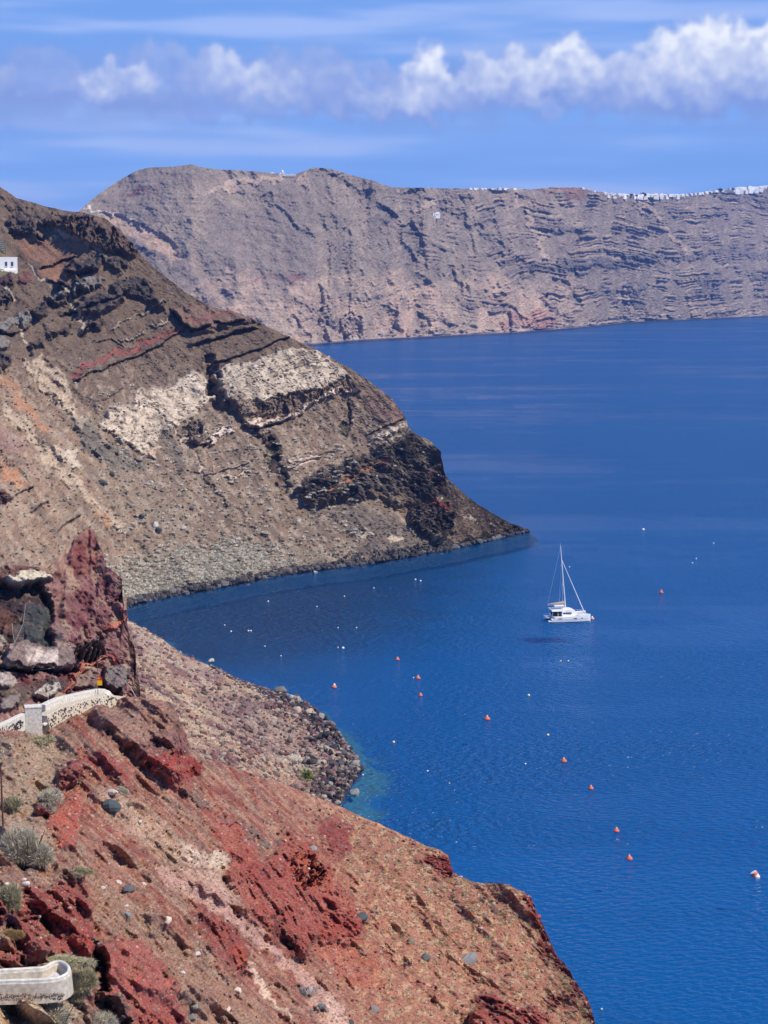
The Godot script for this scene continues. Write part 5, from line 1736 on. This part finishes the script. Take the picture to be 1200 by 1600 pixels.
func make_path_walls(crag: Sheet, red: Sheet) -> void:
	var g := RandomNumberGenerator.new()
	g.seed = 41
	var lime := plaster(Color(0.80, 0.79, 0.75))
	var mortar := plaster(Color(0.66, 0.60, 0.52))
	var dark := paint(tone(92, 80, 80), 0.95)
	# parapet of the path below the crag
	var raw := []
	for q in [[-40, 1146, 126], [0, 1131, 129.5], [20, 1122, 132], [38, 1113, 134]]:
		raw.append(sight(q[0], q[1], q[2]))
	var w1 := thing("path_wall", "low whitewashed wall leading up to the white pier of the path", "wall")
	part("parapet", wall_strip(curve_points(raw), 0.45, 1.3), lime, w1)
	var st := begin()
	for k in 130:
		var t := g.randf()
		var p := sight(lerpf(-20, 36, t), lerpf(1138, 1116, t) + g.randf_range(8, 20), lerpf(127, 133.4, t) - 0.32)
		stone_bit(st, p, g.randf_range(0.05, 0.12), g)
	tag(part("stone", st.commit(), dark, w1), "", "", "", "stuff")
	raw = []
	for q in [[66, 1101, 138], [88, 1091, 140.5], [112, 1085, 143], [138, 1079, 146], [158, 1076, 148.5], [166, 1079, 149], [170, 1084, 148.6], [176, 1088, 148.2]]:
		raw.append(sight(q[0], q[1], q[2]))
	var tops := curve_points(raw)
	var w2 := thing("path_wall", "whitewashed parapet with a rounded end by the warning sign", "wall")
	part("parapet", wall_strip(tops, 0.55, 0.75), lime, w2)
	# rubble retaining wall under it
	raw = []
	for q in [[66, 1118, 136.6], [88, 1106, 139], [112, 1098, 141.5], [138, 1091, 144.5], [160, 1086, 146.8], [190, 1088, 149]]:
		raw.append(sight(q[0], q[1], q[2]))
	var rt := curve_points(raw)
	var w3 := thing("retaining_wall", "battered rubble wall in white mortar under the rounded parapet", "wall")
	part("wall", wall_strip(rt, 0.8, 2.0, 0.5), mortar, w3)
	st = begin()
	for k in 420:
		var t := g.randf()
		var f := t * (rt.size() - 1)
		var p := rt[int(f)].lerp(rt[mini(rt.size() - 1, int(f) + 1)], f - int(f))
		var dn := g.randf_range(0.08, 1.9)
		var tt := rt[mini(rt.size() - 1, int(f) + 1)] - rt[maxi(0, int(f) - 1)]
		var s := Vector3(-tt.z, 0, tt.x).normalized()
		stone_bit(st, p + s * (0.4 + 0.5 * dn / 2.0) - Vector3(0, dn, 0), g.randf_range(0.04, 0.12), g)
	tag(part("stone", st.commit(), dark, w3), "", "", "", "stuff")
	var band := []
	for p in rt.slice(0, 20):
		band.append(p + Vector3(0.12, -0.55, 0.62))
	part("ledge", wall_strip(PackedVector3Array(band), 0.3, 0.14), lime, w3)
	# the pier between the two walls
	var pp := sight(52, 1122, 134.2)
	var pr := thing("wall_pier", "tall whitewashed pier stepping out of the path wall", "pier", pp)
	pr.rotation.y = 0.25
	st = begin()
	box(st, Vector3(0, -0.35, 0), Vector3(1.3, 2.5, 1.0), Basis.IDENTITY, 0.94)
	part("shaft", st.commit(), lime, pr)
	st = begin()
	box(st, Vector3(0, 0.93, 0), Vector3(1.3, 0.08, 1.0))
	part("cap", st.commit(), lime, pr)
	# curved parapet in the foreground
	var far_z := 65.5
	raw = []
	for q in [[-50, 1516, 65.0], [-20, 1514, 65.2], [20, 1512, 65.4], [50, 1511, 65.6], [68, 1510, 65.7], [78, 1505, 66.1], [88, 1502, 66.4], [98, 1503, 66.3], [106, 1508, 65.8], [107, 1514, 65.2], [101, 1519, 64.7], [90, 1523, 64.4], [70, 1525, 64.2], [40, 1526, 64.1], [0, 1527, 64.0], [-50, 1530, 63.8]]:
		raw.append(sight(q[0], q[1], q[2]))
	var lv: float = raw[3].y
	for k in raw.size():
		raw[k].y = lerpf(raw[k].y, lv, 0.4)
	var cp := thing("curved_parapet", "cream stone terrace with a rounded whitewashed parapet in the foreground", "wall")
	var rim := curve_points(raw, 5)
	part("parapet", wall_strip(rim, 0.13, 0.7, 0.02), lime, cp)
	var base := PackedVector3Array()
	for p in rim:
		base.append(p - Vector3(0, 0.12, 0))
	part("facing", wall_strip(base, 0.20, 0.8, 0.06), mortar, cp)
	st = begin()
	var half := rim.size() / 2
	for k in half - 1:
		var dn := Vector3(0, 0.42, 0)
		quad(st, rim[k] - dn, rim[k + 1] - dn, rim[rim.size() - 2 - k] - dn, rim[rim.size() - 1 - k] - dn)
	part("floor", st.commit(), plaster(Color(0.70, 0.71, 0.74)), cp)  # bluish tint of the shaded interior put into the plaster colour
	st = begin()
	for k in 170:
		var p := sight(g.randf_range(-10, 100), g.randf_range(1552, 1562), 63.4) 
		stone_bit(st, p, g.randf_range(0.03, 0.09), g)
	tag(part("stone", st.commit(), paint(tone(176, 156, 136), 0.95), cp), "", "", "", "stuff")
	# end of a wall and a pole at the left edge
	raw = []
	for q in [[-40, 1348, 88], [-8, 1336, 89], [6, 1322, 90.5], [8, 1308, 92], [4, 1297, 93]]:
		raw.append(sight(q[0], q[1], q[2]))
	var we := thing("wall_end", "end of a curved whitewashed wall beside the wooden pole", "wall")
	part("parapet", wall_strip(curve_points(raw), 0.3, 1.1), lime, we)
	var pb := red.pos[red.near(4, 1298)]
	var po := thing("wooden_pole", "thin dark red wooden pole beside the white wall end", "pole", pb)
	st = begin()
	tube(st, Vector3(0, -0.4, 0), Vector3(-0.05, 3.4, 0), 0.055, 0.04, 8)
	part("shaft", st.commit(), paint(tone(112, 72, 62), 0.9), po)
	st = begin()
	lathe(st, [0.07, 3.38, 0.07, 3.46, 0.01, 3.5], 8)
	part("cap", st.commit(), paint(tone(80, 60, 56), 0.8), po)


func stone_bit(st: SurfaceTool, p: Vector3, r: float, g: RandomNumberGenerator) -> void:
	var b := random_turn(g)
	var v := []
	for d in [Vector3.RIGHT, Vector3.UP, Vector3.BACK, Vector3.LEFT, Vector3.DOWN, Vector3.FORWARD]:
		v.append(p + b * d * r * g.randf_range(0.7, 1.2))
	for f in [[0, 1, 2], [1, 3, 2], [3, 4, 2], [4, 0, 2], [1, 0, 5], [3, 1, 5], [4, 3, 5], [0, 4, 5]]:
		for k in f:
			st.add_vertex(v[k])


# ---------------------------------------------------------------- sign, netting, rail
func make_small_things(crag: Sheet, red: Sheet) -> void:
	var g := RandomNumberGenerator.new()
	g.seed = 61
	var foot := sight(153, 1080, 146.6)
	var sg := thing("warning_sign", "yellow and red rockfall warning sign on a thin pole by the path", "sign", foot)
	var st := begin()
	tube(st, Vector3(0, -0.3, 0), Vector3(0, 2.9, 0), 0.03, 0.025, 7)
	part("pole", st.commit(), paint(tone(128, 112, 100), 0.6), sg)
	st = begin()
	box(st, Vector3(0.16, 0.72, 0.05), Vector3(0.42, 0.42, 0.03))
	part("plate", st.commit(), paint(Color(0.85, 0.48, 0.02), 0.5), sg)
	st = begin()
	var tri := [Vector3(-0.1, 0.98, 0.06), Vector3(0.42, 0.98, 0.06), Vector3(0.16, 1.46, 0.06)]
	for z in [0.0, -0.03]:
		for p in tri:
			st.add_vertex(p + Vector3(0, 0, z))
	for k in 3:
		quad(st, tri[k], tri[(k + 1) % 3], tri[(k + 1) % 3] - Vector3(0, 0, 0.03), tri[k] - Vector3(0, 0, 0.03))
	var tp := part("triangle", st.commit(), paint(Color(0.62, 0.05, 0.03), 0.5), sg)
	st = begin()
	for p in [Vector3(0.0, 1.04, 0.068), Vector3(0.2, 1.04, 0.068), Vector3(0.1, 1.26, 0.068)]:
		st.add_vertex(p)
	part("panel", st.commit(), paint(Color(0.85, 0.48, 0.02), 0.5), tp)
	# wire netting hung over the black rock
	var wire := paint(tone(190, 184, 176), 0.6)
	var net := thing("rockfall_netting", "pale wire rockfall netting hung over the black rock face", "netting")
	for l in [[-6, 1034, 12, 1014, 23, 1004, 38, 1010, 60, 1014, 83, 1015, 112, 1010], [112, 1010, 110, 1028, 88, 1043, 60, 1047, 28, 1046, 4, 1042], [23, 1004, 20, 988, 19, 974], [100, 968, 108, 985, 112, 1010], [112, 1012, 98, 1030, 84, 1044], [40, 945, 36, 975, 23, 1004], [0, 1000, 8, 1012, 20, 1008], [84, 1015, 84, 1044]]:
		st = begin()
		var last := Vector3.ZERO
		for k in l.size() / 2:
			var p := sight(l[k * 2], l[k * 2 + 1], -crag.pos[crag.near(l[k * 2], l[k * 2 + 1])].z - 0.5)
			if k > 0:
				tube(st, last, p, 0.015, 0.015, 5)
			last = p
		part("cable", st.commit(), wire, net)
	for box_ in [[2, 1010, 112, 1044], [20, 976, 40, 1006], [84, 975, 110, 1012]]:
		st = begin()
		for dirn in 2:
			var x: float = box_[0] - 40.0
			while x < box_[2] + 40.0:
				var last := Vector3.ZERO
				var have := false
				for k in 9:
					var py: float = lerpf(box_[1], box_[3], k / 8.0)
					var px: float = x + (py - box_[1]) * (0.9 if dirn == 0 else -0.9)
					if px < box_[0] or px > box_[2]:
						have = false
						continue
					var p := sight(px, py, -crag.pos[crag.near(px, py)].z - 0.42)
					if have:
						tube(st, last, p, 0.007, 0.007, 3)
					last = p
					have = true
				x += 3.4
		part("mesh", st.commit(), wire, net)
	var rl := thing("pale_pipe", "pale bent pipe running down from the boulder at the path end", "pipe")
	st = begin()
	var a := sight(192, 1060, 153)
	var b := sight(204, 1074, 152)
	var c := sight(214, 1092, 151)
	tube(st, a, b, 0.03, 0.03, 6)
	tube(st, b, c, 0.03, 0.03, 6)
	part("tube", st.commit(), paint(tone(206, 198, 190), 0.5), rl)


# ---------------------------------------------------------------- catamaran
func hull_mesh(side: float) -> ArrayMesh:
	# stations from stern to bow: x, half width at deck, half width at waterline, deck height
	var S := [[-6.4, 0.62, 0.55, 0.45], [-5.6, 0.72, 0.66, 0.5], [-5.55, 0.72, 0.66, 1.0], [-4.7, 0.78, 0.72, 1.05], [-4.65, 0.78, 0.72, 1.55], [-2.0, 0.86, 0.76, 1.65], [1.0, 0.84, 0.72, 1.8], [3.5, 0.68, 0.55, 2.0], [5.3, 0.42, 0.3, 2.15], [6.2, 0.16, 0.1, 2.22], [6.4, 0.05, 0.03, 2.2]]
	var st := begin()
	var R := []
	for s in S:
		var x: float = s[0]
		R.append([Vector3(x, -0.45, 0), Vector3(x, -0.3, -s[2] * 0.7), Vector3(x, 0.1, -s[2]), Vector3(x, s[3] * 0.6, -s[1]), Vector3(x, s[3], -s[1] * 0.94), Vector3(x, s[3] + 0.03, 0), Vector3(x, s[3], s[1] * 0.94), Vector3(x, s[3] * 0.6, s[1]), Vector3(x, 0.1, s[2]), Vector3(x, -0.3, s[2] * 0.7), Vector3(x, -0.45, 0)])
	for k in R.size() - 1:
		for j in 10:
			quad(st, R[k][j], R[k][j + 1], R[k + 1][j + 1], R[k + 1][j])
	for e in [0, R.size() - 1]:
		for j in range(1, 9):
			for p in [R[e][0], R[e][j], R[e][j + 1]]:
				st.add_vertex(p)
	return st.commit()


func make_catamaran() -> void:
	var at := at_sea(886, 969)
	var o := thing("catamaran", "white sailing catamaran moored in the bay with sails furled", "catamaran", at)
	o.rotation.y = deg_to_rad(9.0)
	var gel := paint(Color(0.84, 0.84, 0.83), 0.25)
	gel.metallic_specular = 0.5
	var glass := paint(Color(0.02, 0.022, 0.028), 0.12)
	var tan := paint(Color(0.40, 0.34, 0.29), 0.95)
	var alu := paint(Color(0.82, 0.83, 0.84), 0.4)
	var black := paint(Color(0.02, 0.02, 0.024), 0.6)
	var teak := paint(Color(0.46, 0.36, 0.28), 0.8)
	var st: SurfaceTool
	for side in [1.0, -1.0]:
		var h := part("hull", hull_mesh(side), gel, o)
		h.position.z = 2.75 * side
		for w in [[-3.6, 1.2], [1.0, 1.1], [3.4, 0.5]]:
			st = begin()
			box(st, Vector3(w[0] + w[1] * 0.5, 1.14, side * 0.82 - (side * 0.18 if w[0] > 3.0 else 0.0)), Vector3(w[1], 0.2, 0.08))
			part("window", st.commit(), glass, h)
		st = begin()
		for k in 12:
			var x := -6.2 + k * 1.03
			var wd: float = 0.72 if x < 2.0 else lerpf(0.72, 0.18, (x - 2.0) / 4.1)
			var wn: float = 0.72 if x + 1.03 < 2.0 else lerpf(0.72, 0.18, minf(1.0, (x - 0.97) / 4.1))
			for zs in [1.0, -1.0]:
				quad(st, Vector3(x, -0.05, zs * (wd + 0.03)), Vector3(x, 0.16, zs * (wd + 0.04)), Vector3(x + 1.03, 0.16, zs * (wn + 0.04)), Vector3(x + 1.03, -0.05, zs * (wn + 0.03)))
		part("waterline_stripe", st.commit(), black, h)
		st = begin()
		for k in 7:
			var x := -3.5 + k * 1.5
			tube(st, Vector3(x, 1.6, 0.55 * side), Vector3(x, 2.5, 0.55 * side), 0.02, 0.02, 5)
			if k < 6:
				tube(st, Vector3(x, 2.45, 0.55 * side), Vector3(x + 1.5, 2.5, 0.55 * side), 0.014, 0.014, 4)
		part("guard_rail", st.commit(), alu, h)
	st = begin()
	box(st, Vector3(-1.2, 1.1, 0), Vector3(7.2, 0.9, 4.2))
	part("bridge_deck", st.commit(), gel, o)
	# coachroof: stacked and rounded
	st = begin()
	var prof := [[-2.2, 1.5, 2.6], [-2.2, 3.25, 2.5], [-1.9, 3.5, 2.3], [1.0, 3.5, 2.2], [1.9, 3.2, 2.1], [2.4, 2.6, 2.0], [2.9, 1.6, 1.9]]
	for k in prof.size() - 1:
		var p: Array = prof[k]
		var q: Array = prof[k + 1]
		quad(st, Vector3(p[0], p[1], -p[2]), Vector3(p[0], p[1], p[2]), Vector3(q[0], q[1], q[2]), Vector3(q[0], q[1], -q[2]))
		for zs in [1.0, -1.0]:
			for v in [Vector3(0.3, 1.5, zs * 2.4), Vector3(p[0], p[1], zs * p[2]), Vector3(q[0], q[1], zs * q[2])]:
				st.add_vertex(v)
	var cab := part("coachroof", st.commit(), gel, o)
	for w in [[-1.9, 0.75], [-0.95, 0.45], [-0.3, 0.45], [0.4, 0.3]]:
		st = begin()
		box(st, Vector3(w[0] + w[1] * 0.5, 2.55, 2.42), Vector3(w[1], 0.5, 0.2))
		part("window", st.commit(), glass, cab)
	st = begin()
	quad(st, Vector3(2.05, 3.13, -1.5), Vector3(2.05, 3.13, 1.5), Vector3(2.5, 2.52, 1.45), Vector3(2.5, 2.52, -1.45))
	var ws := part("windscreen", st.commit(), glass, cab)
	ws.position = Vector3(0.03, 0.03, 0)
	# cockpit
	st = begin()
	box(st, Vector3(-3.4, 2.1, 0), Vector3(2.3, 0.9, 3.6))
	part("cockpit_shade", st.commit(), black, o)  # solid black block standing in for the shade of the cockpit
	st = begin()
	box(st, Vector3(-3.55, 3.35, 0), Vector3(3.5, 0.42, 4.9), Basis.IDENTITY, 0.95)
	part("hardtop", st.commit(), gel, o)
	for q in [[-5.0, 2.2], [-5.0, -2.2], [-3.4, 2.3], [-3.4, -2.3]]:
		st = begin()
		tube(st, Vector3(q[0], 1.5, q[1]), Vector3(q[0], 3.2, q[1]), 0.05, 0.05, 6)
		part("post", st.commit(), alu, o)
	st = begin()
	box(st, Vector3(-2.7, 4.55, 0), Vector3(3.1, 0.14, 3.0), Basis.IDENTITY, 0.96)
	part("bimini", st.commit(), paint(Color(0.78, 0.77, 0.74), 0.9), o)
	for q in [[-4.0, 1.3], [-4.0, -1.3], [-1.4, 1.3], [-1.4, -1.3]]:
		st = begin()
		tube(st, Vector3(q[0], 3.5, q[1]), Vector3(q[0], 4.5, q[1]), 0.03, 0.03, 5)
		part("bimini_pole", st.commit(), alu, o)
	st = begin()
	box(st, Vector3(-1.7, 3.75, 0.6), Vector3(0.7, 0.7, 0.9))
	part("helm_console", st.commit(), gel, o)
	st = begin()
	box(st, Vector3(-6.3, 1.3, 0), Vector3(1.0, 0.3, 3.4))
	tube(st, Vector3(-6.9, 1.9, -1.5), Vector3(-5.2, 1.9, -1.5), 0.05, 0.05, 5)
	tube(st, Vector3(-6.9, 1.9, 1.5), Vector3(-5.2, 1.9, 1.5), 0.05, 0.05, 5)
	part("davit", st.commit(), gel, o)
	st = begin()
	box(st, Vector3(4.0, 1.95, 0), Vector3(3.0, 0.04, 4.2))
	part("trampoline", st.commit(), paint(Color(0.5, 0.48, 0.45), 0.95), o)
	st = begin()
	tube(st, Vector3(5.6, 2.05, -2.7), Vector3(5.6, 2.05, 2.7), 0.12, 0.12, 8)
	part("crossbeam", st.commit(), alu, o)
	st = begin()
	box(st, Vector3(3.0, 1.98, 2.75), Vector3(2.2, 0.04, 0.7))
	part("deck_pad", st.commit(), teak, o)
	# rig
	var mb := Vector3(-0.5, 3.4, 0)
	var mt := Vector3(-2.3, 22.4, 0)
	st = begin()
	tube(st, mb, mt, 0.17, 0.11, 8)
	tube(st, mt, mt + Vector3(-0.05, 0.9, 0), 0.02, 0.015, 4)
	var mast := part("mast", st.commit(), alu, o)
	st = begin()
	for f in [0.38, 0.68]:
		var p := mb.lerp(mt, f)
		tube(st, p, p + Vector3(-0.35, 0.1, 1.15), 0.04, 0.03, 5)
		tube(st, p, p + Vector3(-0.35, 0.1, -1.15), 0.04, 0.03, 5)
	part("spreader", st.commit(), alu, mast)
	st = begin()
	tube(st, Vector3(-0.6, 4.85, 0), Vector3(-6.0, 4.75, 0), 0.11, 0.09, 7)
	var boom := part("boom", st.commit(), alu, o)
	st = begin()
	var n := 9
	for k in n:
		var f0 := float(k) / n
		var f1 := float(k + 1) / n
		var ha := lerpf(1.05, 0.22, f0)
		var hb := lerpf(1.05, 0.22, f1)
		var xa := lerpf(-0.75, -5.7, f0)
		var xb := lerpf(-0.75, -5.7, f1)
		for zs in [1.0, -1.0]:
			quad(st, Vector3(xa, 4.85, zs * 0.2), Vector3(xb, 4.82, zs * 0.2), Vector3(xb, 4.85 + hb * 0.6, zs * 0.26), Vector3(xa, 4.88 + ha * 0.6, zs * 0.26))
			quad(st, Vector3(xa, 4.88 + ha * 0.6, zs * 0.26), Vector3(xb, 4.85 + hb * 0.6, zs * 0.26), Vector3(xb, 4.85 + hb, 0), Vector3(xa, 4.88 + ha, 0))
	part("sail_cover", st.commit(), tan, boom)
	st = begin()
	tube(st, Vector3(5.3, 2.2, 0), mb.lerp(mt, 0.79), 0.12, 0.07, 7)
	part("furled_jib", st.commit(), paint(Color(0.80, 0.80, 0.79), 0.8), o)
	for q in [[Vector3(-1.9, 1.7, 2.9), 0.79], [Vector3(-1.9, 1.7, -2.9), 0.79], [Vector3(-6.0, 4.8, 0), 0.99], [Vector3(-2.2, 1.7, 2.9), 0.5], [Vector3(-2.2, 1.7, -2.9), 0.5]]:
		st = begin()
		tube(st, q[0], mb.lerp(mt, q[1]), 0.018, 0.018, 4)
		part("stay", st.commit(), alu, o)


# ---------------------------------------------------------------- buoys
func make_buoys() -> void:
	var g := RandomNumberGenerator.new()
	g.seed = 51
	var red := paint(Color(0.62, 0.15, 0.09), 0.5)
	var pinkish := paint(Color(0.72, 0.34, 0.27), 0.5)
	var white := paint(Color(0.80, 0.80, 0.76), 0.5)
	var yellow := paint(Color(0.75, 0.66, 0.42), 0.5)
	var iron := paint(Color(0.12, 0.10, 0.10), 0.6)
	# px, py at the waterline, width in photo pixels
	for b in [[522, 1074, 9, 0, "red buoy with a white cap floating nearest the cove rubble"], [621, 1031, 7, 1, ""], [653, 1060, 8, 1, ""], [657, 1087, 7, 1, ""], [761, 1124, 10, 1, ""], [881, 1190, 10, 1, ""], [923, 1232, 9, 1, ""], [963, 1299, 10, 1, ""], [983, 1342, 11, 1, ""], [1033, 926, 7, 1, ""], [925, 967, 7, 2, "pinkish mooring buoy at the bow of the catamaran"]]:
		var p := at_sea(b[0], b[1])
		var r: float = b[2] * 0.5 * -p.z / LENS
		var o := thing("mooring_buoy", b[4] if b[4] else "orange red conical mooring buoy floating in the bay", "buoy", p, "" if b[4] else "red conical mooring buoys")
		o.rotation = Vector3(g.randf_range(-0.12, 0.12), g.randf() * TAU, g.randf_range(-0.12, 0.12))
		var st := begin()
		lathe(st, [0.01, -0.5 * r, 0.7 * r, -0.35 * r, r, 0.0, r, 0.25 * r, 0.75 * r, 0.6 * r, 0.45 * r, 0.85 * r], 14)
		part("float", st.commit(), pinkish if b[3] == 2 else red, o)
		st = begin()
		lathe(st, [0.45 * r, 0.85 * r, 0.28 * r, 1.25 * r, 0.2 * r, 1.4 * r, 0.01, 1.42 * r], 12)
		part("cap", st.commit(), white if b[3] != 1 else pinkish, o)
		st = begin()
		tube(st, Vector3(0, 1.35 * r, 0), Vector3(0, 1.75 * r, 0), 0.05 * r, 0.05 * r, 5)
		part("ring", st.commit(), iron, o)
	# small floats
	for b in [[615, 1160, 6, 1, "cream barrel float with a dark foot off the rubble point"], [826, 1087, 6, 1, ""], [856, 1149, 6, 1, ""], [536, 1013, 6, 0, "large white float in the cove beside a smaller one"], [528, 1012, 3, 0, ""], [876, 1033, 4, 1, ""], [888, 1033, 4, 1, ""], [646, 1059, 3, 0, ""], [528, 981, 3, 0, ""], [557, 981, 3, 0, ""], [351, 977, 3, 0, ""], [361, 987, 4, 0, ""], [388, 986, 4, 0, ""], [392, 986, 4, 0, ""], [538, 932, 3, 0, ""], [584, 919, 3, 0, ""], [649, 906, 4, 0, ""], [657, 908, 4, 0, ""], [419, 940, 4, 0, ""], [414, 1010, 3, 0, ""], [439, 1025, 3, 0, ""], [668, 1205, 4, 0, ""], [702, 1224, 3, 1, ""], [821, 1194, 4, 0, ""], [567, 1211, 4, 0, ""], [1005, 828, 6, 0, "white float farthest out beyond the catamaran"], [1082, 880, 3, 0, ""], [1088, 873, 3, 0, ""], [1115, 849, 3, 0, ""], [940, 1577, 5, 1, "small cream float close under the red spur"], [495, 948, 3, 0, ""], [890, 886, 3, 0, ""]]:
		var p := at_sea(b[0], b[1])
		var r: float = b[2] * 0.38 * -p.z / LENS
		var o := thing("float", b[4] if b[4] else ("small cream float bobbing in the bay" if b[3] else "small white float bobbing in the bay"), "float", p, "" if b[4] else ("cream floats" if b[3] else "white floats"))
		o.rotation = Vector3(g.randf_range(-0.2, 0.2), 0, g.randf_range(-0.2, 0.2))
		var st := begin()
		lathe(st, [0.01, -0.6 * r, 0.75 * r, -0.4 * r, r, 0.1 * r, 0.95 * r, 0.6 * r, 0.6 * r, 1.05 * r, 0.01, 1.2 * r], 10)
		part("body", st.commit(), yellow if b[3] else white, o)
		st = begin()
		lathe(st, [0.2 * r, 1.1 * r, 0.2 * r, 1.5 * r, 0.01, 1.55 * r], 8)
		part("eye", st.commit(), iron, o)
	# the big barrel
	var p := at_sea(1181, 1369)
	var o := thing("barrel_buoy", "tilted pink and white striped barrel buoy floating alone", "buoy", p)
	o.rotation = Vector3(-0.25, 0.3, 0.5)
	var st := begin()
	lathe(st, [0.01, -0.5, 0.55, -0.5, 0.6, -0.42, 0.6, 0.25], 16)
	part("drum", st.commit(), white, o)
	st = begin()
	lathe(st, [0.6, 0.25, 0.6, 0.75, 0.56, 0.82], 16)
	part("band", st.commit(), paint(Color(0.66, 0.20, 0.15), 0.5), o)
	st = begin()
	lathe(st, [0.56, 0.82, 0.3, 0.86, 0.01, 0.86], 16)
	part("lid", st.commit(), white, o)
	st = begin()
	for k in 3:
		var a := TAU * k / 3.0 + 0.4
		box(st, Vector3(cos(a) * 0.6, 0.0, sin(a) * 0.6), Vector3(0.36, 0.7, 0.05), Basis(Vector3.UP, PI / 2 - a))
	part("stripe", st.commit(), paint(Color(0.70, 0.24, 0.18), 0.5), o)
